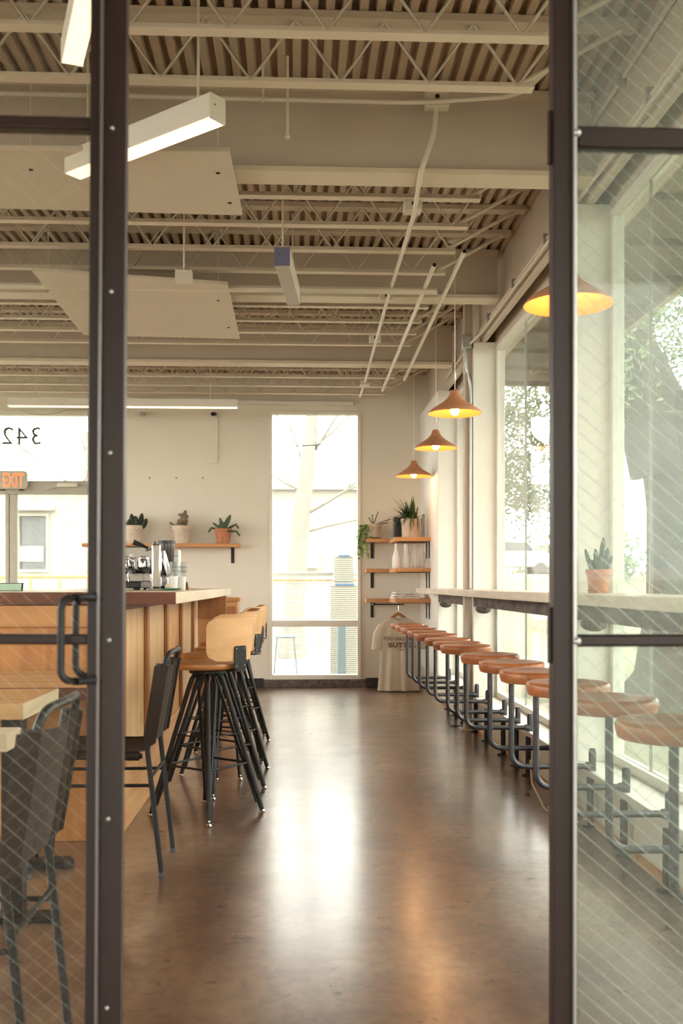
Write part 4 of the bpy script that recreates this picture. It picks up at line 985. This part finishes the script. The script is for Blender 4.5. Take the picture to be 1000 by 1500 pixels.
text_obj('print_small', 'TX', 'ink_brown', .025, (SHX + .03, SHY - .078, zt3 - .345), (R(90), 0, 0), sh, .001)
for c in children(sh):
    if c.name == 'print_small': bpy.data.objects.remove(c)
MB().box(SHX + .0, SHX + .06, SHY - .075, SHY - .073, zt3 - .342, zt3 - .336).build('print_line', 'ink_brown', sh)
# spider plant in pot on the top end shelf
q = W(602, 787, 10.55); s, zz = pot(q.x, 10.55, ZE[0], .105, .20, 'pale_pot', .80, label='bushy dark green grass plant in a pale pot on the top corner shelf')
b = MB()
for k in range(190):
    a = random.uniform(0, 6.28); el = random.uniform(20, 85); L = random.uniform(.24, .44)
    x_, y_ = q.x + random.uniform(-.05, .05), 10.55 + random.uniform(-.05, .05)
    if math.cos(a) > .1 and el < 75: L *= .36
    b.leaf((x_, y_, zz), (math.cos(a) * math.cos(R(el)), math.sin(a) * math.cos(R(el)), math.sin(R(el))), L, .012, random.uniform(.25, .8), 5)
for k in range(5):
    x_ = q.x + random.uniform(-.08, .09); zq = zz
    b.leaf((x_, 10.44, zz + .02), (random.uniform(-.1, .1), -.3, -1), random.uniform(.10, .19), .006, 0, 5)
ob = b.build('leaves', 'leaf_green', s); ob['kind'] = 'stuff'
q2 = W(582, 787, 10.85); s = thing('dark_vase', (q2.x, 10.85, ZE[0]), 'tall dark square vase behind the grass plant pot', 'vase')
MB().prism(rrect(.085, .085, .01, 3, q2.x, 10.87), ZE[0], ZE[0] + .24).build('vase_body', 'plastic_black', s, bevel=.004)
q3 = W(620, 787, 10.8); s = thing('picture_frame', (1.345, 10.8, ZE[0]), 'thin dark frame leaning by the window side of the top corner shelf', 'frame')
fr = [(10.72, ZE[0]), (10.88, ZE[0]), (10.88, ZE[0] + .26), (10.72, ZE[0] + .26)]
for (a, b_) in ((0, 1), (1, 2), (2, 3), (3, 0)): MB().tube([(1.35, *fr[a]), (1.35, *fr[b_])], .005, 6).build('frame_bar', 'black_steel', s)
# trailing plant on the far wall top shelf
q = W(546, 789, 11.08); s, zz = pot(q.x + .0, 11.07, zs[0] + .012, .095, .15, 'pale_pot', .80, label='trailing vine in a pale pot at the left end of the top corner shelf')
MB().lathe([(.08, -.012), (.10, 0), (.0001, .0)], (q.x, 11.07, zs[0] + .012), 24).build('saucer', 'wood_dark_front', s)
b = MB(); st = MB()
for k in range(13):
    a = random.uniform(1.8, 4.6); x_, y_, z_ = q.x, 11.07, zz; pts = [(x_, y_, z_)]
    L = random.uniform(.2, .46)
    for i in range(10):
        if i < 4: x_ += math.cos(a) * .035; y_ += -abs(math.sin(a)) * .02; z_ += .012 - i * .01
        else: x_ += random.uniform(-.015, .012); y_ += random.uniform(-.01, .01); z_ -= L / 7
        pts.append((x_, y_, z_)); 
        if i > 1:
            for _ in range(2): b.leaf((x_, y_, z_), (random.uniform(-1, 1), random.uniform(-1, .2), random.uniform(-.6, .5)), random.uniform(.04, .07), .022, .3, 3)
    st.tube(pts, .002, 5)
for (an, L) in ((70, .16), (95, .12), (20, .2), (10, .17), (120, .1)):
    st.tube([(q.x, 11.05, zz), (q.x + math.cos(R(an)) * L, 11.03, zz + math.sin(R(an)) * L)], .006, 6)
b.build('vine_leaves', 'leaf_light', s)['kind'] = 'stuff'; st.build('stems', 'cactus', s)
# bottles on the middle end shelf
for i, (px, h, st_, lb) in enumerate(((580, 36, 0, 'white bottle leftmost on the middle corner shelf'), (595, 36, 1, 'white bottle with wide cap, second on the middle corner shelf'), (608, 36, 0, 'slim white bottle, third on the middle corner shelf'), (618, 34, 0, 'white bottle nearest the window on the middle corner shelf'))):
    Yb = 10.42 + .04 * i; q = W(px, 832, Yb); r = .040 - .004 * i; q.z = ZE[1]
    bt = thing('bottle', (q.x, Yb, ZE[1]), lb, 'bottle', group='white bottles on the corner shelf'); H = h * Yb / F
    nk = .013 if i != 1 else .024
    MB().lathe([(.0001, 0), (r * .85, 0), (r, .01), (r * 1.02, H * .38), (r * .7, H * .58), (nk, H * .78), (nk * .9, H * .86)], (0, 0, 0), 20).build('bottle_body', 'ceramic_white', bt, local=True, ang=50)
    MB().lathe([(nk * 1.1, 0), (nk * 1.15, H * .10), (nk * .8, H * .14), (.0001, H * .145)], (0, 0, H * .86), 14).build('cap', 'ceramic_white', bt, local=True)
    if i in (1, 3): MB().tube([(nk, 0, H * .7), (nk + .018, 0, H * .62), (nk + .022, 0, H * .35), (r, 0, H * .25)], .004, 6).build('bottle_handle', 'galvanised', bt, local=True)
# folded shirts on the bottom end shelf
for k in range(3):
    s = thing('folded_shirt', (1.13, 10.6, ZE[2] + .022 * k), ['bottom', 'middle', 'top'][k] + ' folded pale shirt of the stack on the bottom corner shelf', 'folded clothes', group='folded shirts')
    b = MB(); wv = .26 - .02 * k
    prof_ = [(-wv / 2, 0), (wv / 2, 0), (wv / 2 + .006, .010), (wv / 2, .020)] + [(wv / 2 - wv * i / 10, .020 + .004 * math.sin(i * 1.9 + k)) for i in range(1, 10)] + [(-wv / 2, .020), (-wv / 2 - .008, .010)]
    b.prism([(x + 1.13, z + ZE[2] + .0235 * k) for (x, z) in prof_], 10.38 + .01 * k, 10.80, 'y'); b.build('cloth', 'cloth_white', s, bevel=.003)
# cactus on the window counter
q = W(879, 870, 4.75); s, zz = pot(q.x, 4.78, cz, .058, .105, 'terracotta', .78, saucer=True, label='small cactus in a terracotta pot on the window counter')
b = MB()
for (dx_, dy_, an, L, wd) in ((-.03, 0, -16, .115, .014), (-.018, .01, -10, .06, .014), (-.006, -.01, -6, .11, .016), (.012, 0, 4, .165, .018), (.024, .01, 12, .12, .016), (.01, -.015, 20, .10, .015), (-.012, .015, 8, .09, .015), (.028, -.01, 22, .085, .015), (0, -.02, 2, .07, .018)):
    pad(b, (q.x + dx_, 4.78 + dy_, zz - .01), (math.sin(R(an)), 0, math.cos(R(an))), L + .01, wd, wd * .8)
b.build('cactus_stems', 'cactus', s)
q = W(843, 870, 4.85); s = thing('menu_holder', (q.x - .015, 4.85, cz), 'small white card stand on the window counter beside the cactus', 'card'); 
MB().box(q.x - .05, q.x + .012, 4.84, 4.848, cz, cz + .155).build('card', 'paper', s, bevel=.001); MB().box(q.x - .05, q.x + .012, 4.82, 4.87, cz, cz + .006).build('card_foot', 'paper', s)

# cables on the floor
s = MB().tube(rounded([(1.40, 8.7, .15), (1.32, 8.65, .006), (1.26, 8.35, .006), (1.24, 8.05, .006), (1.36, 8.1, .006)], .08, 5), .005, 6).build('cable', 'plastic_black'); tag(s, 'thin black cable looped on the floor under the middle stools', 'cable')
s = MB().tube(rounded([(1.36, 5.85, .12), (1.345, 5.75, .006), (1.30, 5.4, .006), (1.25, 5.05, .006), (1.35, 4.8, .006)], .08, 5), .005, 6).build('cable', 'conduit'); tag(s, 'white cable trailing on the floor by the right door frame', 'cable')
# wall fittings on the far wall
for i, (px, py, lb) in enumerate(((313, 607, 'small black spotlight high on the far wall, right one'), (208, 607, 'small wall fitting high on the far wall, left one'))):
    q = W(px, py, YF - .03); s = thing('wall_spotlight', q, lb, 'spotlight'); MB().blob((q.x, YF - .05, q.z), (.035, .05, .022), 12, 8).build('lamp_head', 'black_steel' if i == 0 else 'galvanised', s); MB().box(q.x - .02, q.x + .02, YF - .02, YF, q.z - .02, q.z + .03).build('wall_plate', 'fixture', s)
q = W(319, 610, YF - .01); q2 = W(319, 678, YF - .01); q3 = W(302, 679, YF - .01)
s = MB().tube([(q.x, YF - .008, q.z), (q2.x, YF - .008, q2.z), (q3.x, YF - .008, q3.z)], .006, 6).build('conduit_run', 'wall'); tag(s, 'painted thin conduit dropping down the far wall above the plants', 'conduit')
for i, px in enumerate((219, 258, 297)):
    q = W(px, 700, YF - .004); s = MB().blob((q.x, YF - .004, q.z), .008, 8, 6).build('wall_anchor', 'black_steel'); tag(s, 'small dark wall anchor, %s of three above the plant shelf' % ['leftmost', 'middle', 'rightmost'][i], 'anchor', 'wall anchors')

# ---------------------------------------------------------------- outside
def terr(x, y):
    a = min(max((y - 11) / 13, 0), 1); b_ = min(max((x - 1.7) / 1.8, 0), 1); a = a * a * (3 - 2 * a); b_ = b_ * b_ * (3 - 2 * b_)
    c_ = min(max((x - 5.5) / 4, 0), 1); c_ = c_ * c_ * (3 - 2 * c_)
    return -.06 + 1.45 * max(a * b_, c_ * .9)
b = MB(); nx, ny = 60, 60; X0, X1_, Y0, Y1_ = 1.75, 60, -30, 80
for j in range(ny + 1):
    for i in range(nx + 1):
        x = X0 + (X1_ - X0) * (i / nx) ** 2; y = Y0 + (Y1_ - Y0) * j / ny; b.v.append((x, y, terr(x, y)))
b.f = [(j * (nx + 1) + i, j * (nx + 1) + i + 1, (j + 1) * (nx + 1) + i + 1, (j + 1) * (nx + 1) + i) for j in range(ny) for i in range(nx)]
b.build('ground_lawn', 'outside_ground')['kind'] = 'structure'
MB().box(-30, 1.75, YF + .15, 80, -.2, -.06).build('ground_patio', 'patio')['kind'] = 'structure'
MB().box(-30, -5.2, -30, YF + .15, -.2, -.07).box(-5.2, 1.75, -30, -3.5, -.2, -.07).build('ground_yard', 'patio')['kind'] = 'structure'
cn = thing('window_canopy', (2.15, 3, 3.25), 'tan canopy overhanging the pavement outside the right-hand windows', 'canopy')
MB().box(1.71, 2.62, -3.5, 10.6, 3.25, 3.30).build('soffit', 'bark_tan', cn)
MB().box(2.62, 2.68, -3.5, 10.6, 3.18, 3.42).build('fascia', 'beam_paint', cn)
for k in range(20): MB().box(1.71, 2.62, -3.3 + k * .72, -3.22 + k * .72, 3.21, 3.25).build('canopy_joist', 'bark_tan', cn)
# street strip
b = MB(); k = 20
for i in range(k + 1):
    y = 4 + 60 * i / k
    for x in (9.5, 16): b.v.append((x, y, terr(x, y) + .02))
b.f = [(2 * i, 2 * i + 1, 2 * i + 3, 2 * i + 2) for i in range(k)]
b.build('ground_street', 'road')['kind'] = 'structure'

def tree(loc, label, trunk, limbs, leaf_c, leaf_m, bark, nleaf, lsize, name='oak_tree'):
    s = thing(name, loc, label, 'tree'); b = MB()
    b.tube([p[:3] for p in trunk], [p[3] for p in trunk], 18)
    for l in limbs: b.tube([p[:3] for p in l], [p[3] for p in l], 10)
    b.build('trunk', bark, s, ang=80)
    if nleaf:
        b = MB()
        for k in range(nleaf):
            c, r_ = random.choice(leaf_c); v = Vector((random.gauss(0, .45), random.gauss(0, .45), random.gauss(0, .45)))
            p = Vector(c) + Vector((v.x * r_, v.y * r_, v.z * r_ * .8))
            if p.x < 2.8 and p.y < 10.75: continue
            d1 = Vector((random.uniform(-1, 1), random.uniform(-1, 1), random.uniform(-1, 1))).normalized() * lsize; d2 = d1.orthogonal().normalized() * lsize * .5
            b.add([p - d1, p + d2, p + d1, p - d2], [(0, 1, 2, 3)])
        b.build('foliage', leaf_m, s)['kind'] = 'stuff'
    return s
# big oak right outside: trunk base about (3.6, 9.6)
tr = [(3.80, 9.6, -.1, .80), (3.84, 9.6, .25, .58), (3.86, 9.6, 1.0, .48), (3.84, 9.6, 1.9, .46), (3.80, 9.6, 2.6, .50), (3.85, 9.6, 2.9, .45)]
limbs = [[(3.62, 9.6, 2.3, .42), (3.35, 9.55, 2.95, .31), (3.12, 9.5, 3.5, .24), (3.05, 9.4, 4.6, .16), (3.0, 9.2, 6, .1)], [(3.8, 9.6, 2.4, .42), (4.2, 9.6, 3.1, .33), (4.5, 9.7, 4.2, .25), (4.6, 9.6, 6, .14)],
         [(3.05, 9.5, 3.5, .16), (3.1, 10.8, 4.0, .10), (2.9, 12.0, 4.1, .06)]]
lc = []
for (px, py, Y, r_) in ((880, 500, 9.2, .8), (920, 440, 9.4, .8), (960, 430, 10, .8), (900, 380, 9, .9), (985, 520, 10.5, .6), (870, 560, 9.2, .5), (940, 560, 11, .45), (860, 420, 8.6, .7), (960, 470, 10.5, .7),
                        (800, 590, 10.5, .55), (770, 570, 11.5, .55), (745, 610, 12, .4), (760, 680, 12, .6), (785, 700, 11.5, .5), (745, 700, 12.5, .5), (768, 735, 12, .4), (795, 640, 12, .5), (1010, 400, 10, 1), (830, 300, 9, 1.2), (940, 300, 9, 1.3)):
    lc.append((W(px, py, Y), r_))
tree((3.75, 9.6, -.06), 'large forked oak tree outside the right-hand windows', tr, limbs, lc, 'tree_leaf', 'bark', 9500, .042)
# shrubs by the street
for i, (px, py, Y, r_, lb) in enumerate(((880, 820, 22, .9, 'green shrub beside the street left of the oak trunk'), (800, 790, 34, 1.6, 'distant green bush beyond the street, seen in the middle window'))):
    q = W(px, py, Y); z0 = terr(q.x, Y); s = thing('shrub', (q.x, Y, z0), lb, 'shrub'); b = MB()
    for k in range(1500):
        v = Vector((random.gauss(0, .4) * r_, random.gauss(0, .4) * r_, abs(random.gauss(0, .45)) * r_ + .05)); p = Vector((q.x, Y, z0)) + v
        d1 = Vector((random.uniform(-1, 1), random.uniform(-1, 1), random.uniform(-1, 1))).normalized() * .09; d2 = d1.orthogonal().normalized() * .05
        b.add([p - d1, p + d2, p + d1, p - d2], [(0, 1, 2, 3)])
    b.build('foliage', 'tree_leaf', s)['kind'] = 'stuff'; MB().tube([(q.x, Y, z0), (q.x, Y, z0 + r_ * .4)], .05).build('stem', 'bark', s)
# parked car beyond the middle window
q = W(752, 838, 30); zc3 = terr(q.x, 30) ; car = thing('parked_car', (q.x, 30, zc3), 'pale parked car on the street seen through the middle window', 'car')
MB().prism([(-1.1, .25), (1.1, .25), (1.12, .6), (.9, .68), (.55, .72), (.3, 1.02), (-.5, 1.04), (-.85, .72), (-1.1, .68)], -.45, .45, 'y').build('car_body', 'car_paint', car, local=True, bevel=.05, seg=3)
MB().prism([(.48, .73), (.27, .98), (-.46, 1.0), (-.75, .73)], -.458, .458, 'y').build('car_windows', 'car_glass', car, local=True)
for x in (-.68, .68):
    for y in (-.42, .42): MB().tube([(x, y - .07, .19), (x, y + .07, .19)], .2, 16).build('wheel', 'plastic_black', car, local=True)
car.rotation_euler = (0, 0, R(6))
# low white building across
bd = thing('white_building', (-3, 19.6, 0), 'pale rendered building across the patio with one dark window', 'building')
bh = W(60, 716, 19).z
wy = 19.0
w0 = W(24, 838, wy); w1 = W(72, 752, wy)
wall = MB()
for (a, b_, c, d) in ((-14, w0.x, -.1, bh), (w1.x, 3.0, -.1, bh), (w0.x, w1.x, -.1, w0.z), (w0.x, w1.x, w1.z, bh)): wall.box(a, b_, wy, wy + .25, c, d)
wall.box(-14, 3.0, wy + .25, wy + 6, bh - .3, bh)
wall.build('building_wall', 'white_building', bd)
MB().box(-14.1, 3.1, wy - .1, wy + .3, bh, bh + .12).build('parapet_cap', 'white_building', bd)
f = MB().box(w0.x, w1.x, wy + .08, wy + .1, w0.z, w1.z).build('window_glass', 'car_glass', bd)
for (a, b_, c, d) in ((w0.x, w0.x + .05, w0.z, w1.z), (w1.x - .05, w1.x, w0.z, w1.z), (w0.x + .05, w1.x - .05, w1.z - .05, w1.z), (w0.x + .05, w1.x - .05, w0.z, w0.z + .05)): MB().box(a, b_, wy - .03, wy + .1, c, d).build('window_frame', 'white_building', bd)
MB().box(w0.x - .1, w1.x + .12, wy - .14, wy, w1.z + .05, w1.z + .12).build('window_hood', 'white_building', bd)
a = W(28, 822, wy); b_ = W(62, 800, wy); MB().box(a.x, b_.x, wy + .06, wy + .08, a.z, b_.z).build('window_notice', 'paper', bd)
for (px, wd) in ((460, .5), (518, .35)):
    pass
a = W(447, 832, 18.9); b_ = W(466, 800, 18.9); MB().box(a.x, b_.x, 18.85, 19.0, a.z, b_.z).build('meter_cabinet', 'ceramic_white', bd, bevel=.01)
a = W(454, 810, 18.84); MB().box(a.x, a.x + .07, 18.83, 18.85, a.z, a.z + .09).build('meter_dial', 'galvanised', bd)
a = W(30, 838, 17.9); 
hr = thing('patio_handrail', (W(60, 850, 16).x, 16, 0), 'thin tan handrail outside the glazed exit door', 'handrail')
z8 = W(80, 845, 16).z; xa, xb = WX(-40, 16), WX(130, 16)
MB().tube([(xa, 16, z8), (xb, 16, z8)], .025, 8).build('top_rail', 'wood_panel', hr)
for k in range(5): x = xa + (xb - xa) * k / 4; MB().tube([(x, 16, -.06), (x, 16, z8)], .018, 8).build('post', 'wood_panel', hr)
# bare pale tree beyond the far window
tl = W(428, 900, 16.5); tx = tl.x
limbs = []
random.seed(11)
def branch(p, d, L, r, dep, out):
    pts = [(*p, r)]; q = Vector(p); dd = Vector(d)
    for i in range(4):
        dd = (dd + Vector((random.uniform(-.22, .22), random.uniform(-.2, .2), random.uniform(-.12, .16)))).normalized(); q = q + dd * L / 4; pts.append((*q, r * (1 - .2 * (i + 1))))
        if dep > 0 and i > 0:
            for _ in range(2): branch(q, (dd + Vector((random.uniform(-.9, .9), random.uniform(-.6, .6), random.uniform(-.3, .6)))).normalized(), L * .62, r * .5, dep - 1, out)
    out.append(pts)
for (z, dx_, dz_) in ((2.0, .9, .25), (2.3, .7, .5), (2.9, -.5, .7), (3.3, .5, .9), (3.6, -.2, 1), (2.6, -.8, .4), (3.4, .8, .5)):
    branch((tx + .12 + (z - 1) * .10, 16.5, z), (dx_, random.uniform(-.3, .3), dz_), 1.6, .030, 3, limbs)
random.seed(5)
tree((tx, 16.5, -.06), 'bare pale tree on the patio behind the tall far window', [(tx, 16.5, -.06, .25), (tx + .02, 16.5, .6, .17), (tx + .12, 16.5, 2.0, .15), (tx + .30, 16.5, 3.6, .11), (tx + .4, 16.5, 5, .06)], limbs, [], 'tree_leaf', 'pale_bark', 0, .03, 'bare_tree')
limbs = []; random.seed(3); tx2 = WX(60, 21)
for (z, dx_, dz_) in ((3.2, .9, .35), (3.4, -.8, .5), (3.8, .5, .9), (4.0, -.4, .9)): branch((tx2, 26, z), (dx_, 0, dz_), 3.2, .035, 3, limbs)
tree((tx2, 26, -.06), 'bare tree behind the pale building, seen in the transom', [(tx2, 26, -.06, .3), (tx2, 26, 3, .2), (tx2, 26, 5, .12)], limbs, [], 'tree_leaf', 'pale_bark', 0, .03, 'bare_tree')
# patio fence with wire grid
FY = 13.0; zf = W(440, 840, FY).z; xf0, xf1 = WX(340, FY), WX(486, FY)
fn = thing('patio_fence', ((xf0 + xf1) / 2, FY, -.06), 'patio fence with dark top rail and wire grid behind the far window', 'fence')
MB().box(xf0, xf1 + .5, FY - .02, FY + .03, zf - .03, zf + .015).build('top_rail', 'galvanised', fn, bevel=.004)
MB().box(xf0, xf1 + .5, FY - .015, FY + .015, zf - .10, zf - .08).build('lower_rail', 'wood_panel', fn)
b = MB(); x = xf0
while x < xf1 + .5: b.tube([(x, FY, -.06), (x, FY, zf)], .004, 4); x += .11
z = .05
while z < zf: b.tube([(xf0, FY, z), (xf1 + .5, FY, z)], .004, 4); z += .11
b.build('wire_grid', 'galvanised', fn)['kind'] = 'stuff'
for x in (xf0, xf1 + .5): MB().box(x - .03, x + .03, FY - .03, FY + .03, -.06, zf).build('post', 'pole_blue', fn)
a = W(494, 995, 12.3); b_ = W(507, 915, 12.3)
s = MB().box(a.x, b_.x, 12.28, 12.38, -.06, b_.z).build('patio_post', 'pole_blue', bevel=.01); tag(s, 'blue grey steel post low behind the far window', 'post')
for (x0, y0, x1, y1, lb) in ((484, 905, 523, 857, 'lower white slatted cooling unit stacked outside the far window'), (489, 856, 517, 815, 'upper white slatted cooling unit stacked outside the far window')):
    a = W(x0, y0, 12.75); b_ = W(x1, y1, 12.75); s = thing('cooling_unit', (a.x, 12.75, a.z), lb, 'cooling unit', group='stacked cooling units')
    zz0 = a.z + .02 if y0 < 900 else -.06
    MB().box(a.x, b_.x, 12.70, 12.9, zz0, b_.z).build('unit_case', 'ac_white', s, bevel=.006)
    k = 0; z = zz0 + .03
    while z < b_.z - .03: MB().box(a.x + .01, b_.x - .01, 12.688, 12.702, z, z + .009).build('slat', 'ceramic_white', s); z += .026
    MB().box(a.x + .06, b_.x - .04, 12.68, 12.9, b_.z, b_.z + .016).build('blue_strip', 'blue_trim', s)
# outdoor stool
q = W(418, 985, 12.3); zst = W(418, 934, 12.3).z; s = thing('patio_stool', (q.x, 12.3, -.06), 'thin metal stool on the patio at the foot of the far window', 'stool')
MB().lathe([(.0001, 0), (.125, 0), (.13, .01), (.125, .02), (.0001, .02)], (q.x, 12.3, zst), 24).build('seat', 'pole_blue', s)
for (sx, sy) in ((-1, -1), (1, -1), (1, 1), (-1, 1)): MB().tube([(q.x + sx * .10, 12.3 + sy * .06, zst), (q.x + sx * .15, 12.3 + sy * .12, -.05)], .008, 6).build('leg', 'pole_blue', s)
# string light outside
a = W(392, 655, 13.5); b_ = W(530, 640, 13.5); c_ = W(463, 652, 13.5)
s = thing('string_light', a, 'single bulb on a thin wire crossing outside the far window', 'string light')
MB().tube([a + Vector((-1.5, 0, .05)), a, c_, b_, b_ + Vector((1.5, 0, .3))], .007, 6).build('wire', 'black_steel', s)
for e_ in (a + Vector((-1.5, 0, .05)), b_ + Vector((1.5, 0, .3))): MB().tube([(e_.x, e_.y, -.06), (e_.x, e_.y, e_.z + .1)], .03, 8).build('pole', 'pole_blue', s)
MB().tube([c_, c_ + Vector((0, 0, -.07))], .012, 8).build('socket', 'black_steel', s); MB().blob(c_ + Vector((0, 0, -.10)), (.02, .02, .032), 10, 8).build('bulb', 'clear_cup', s)
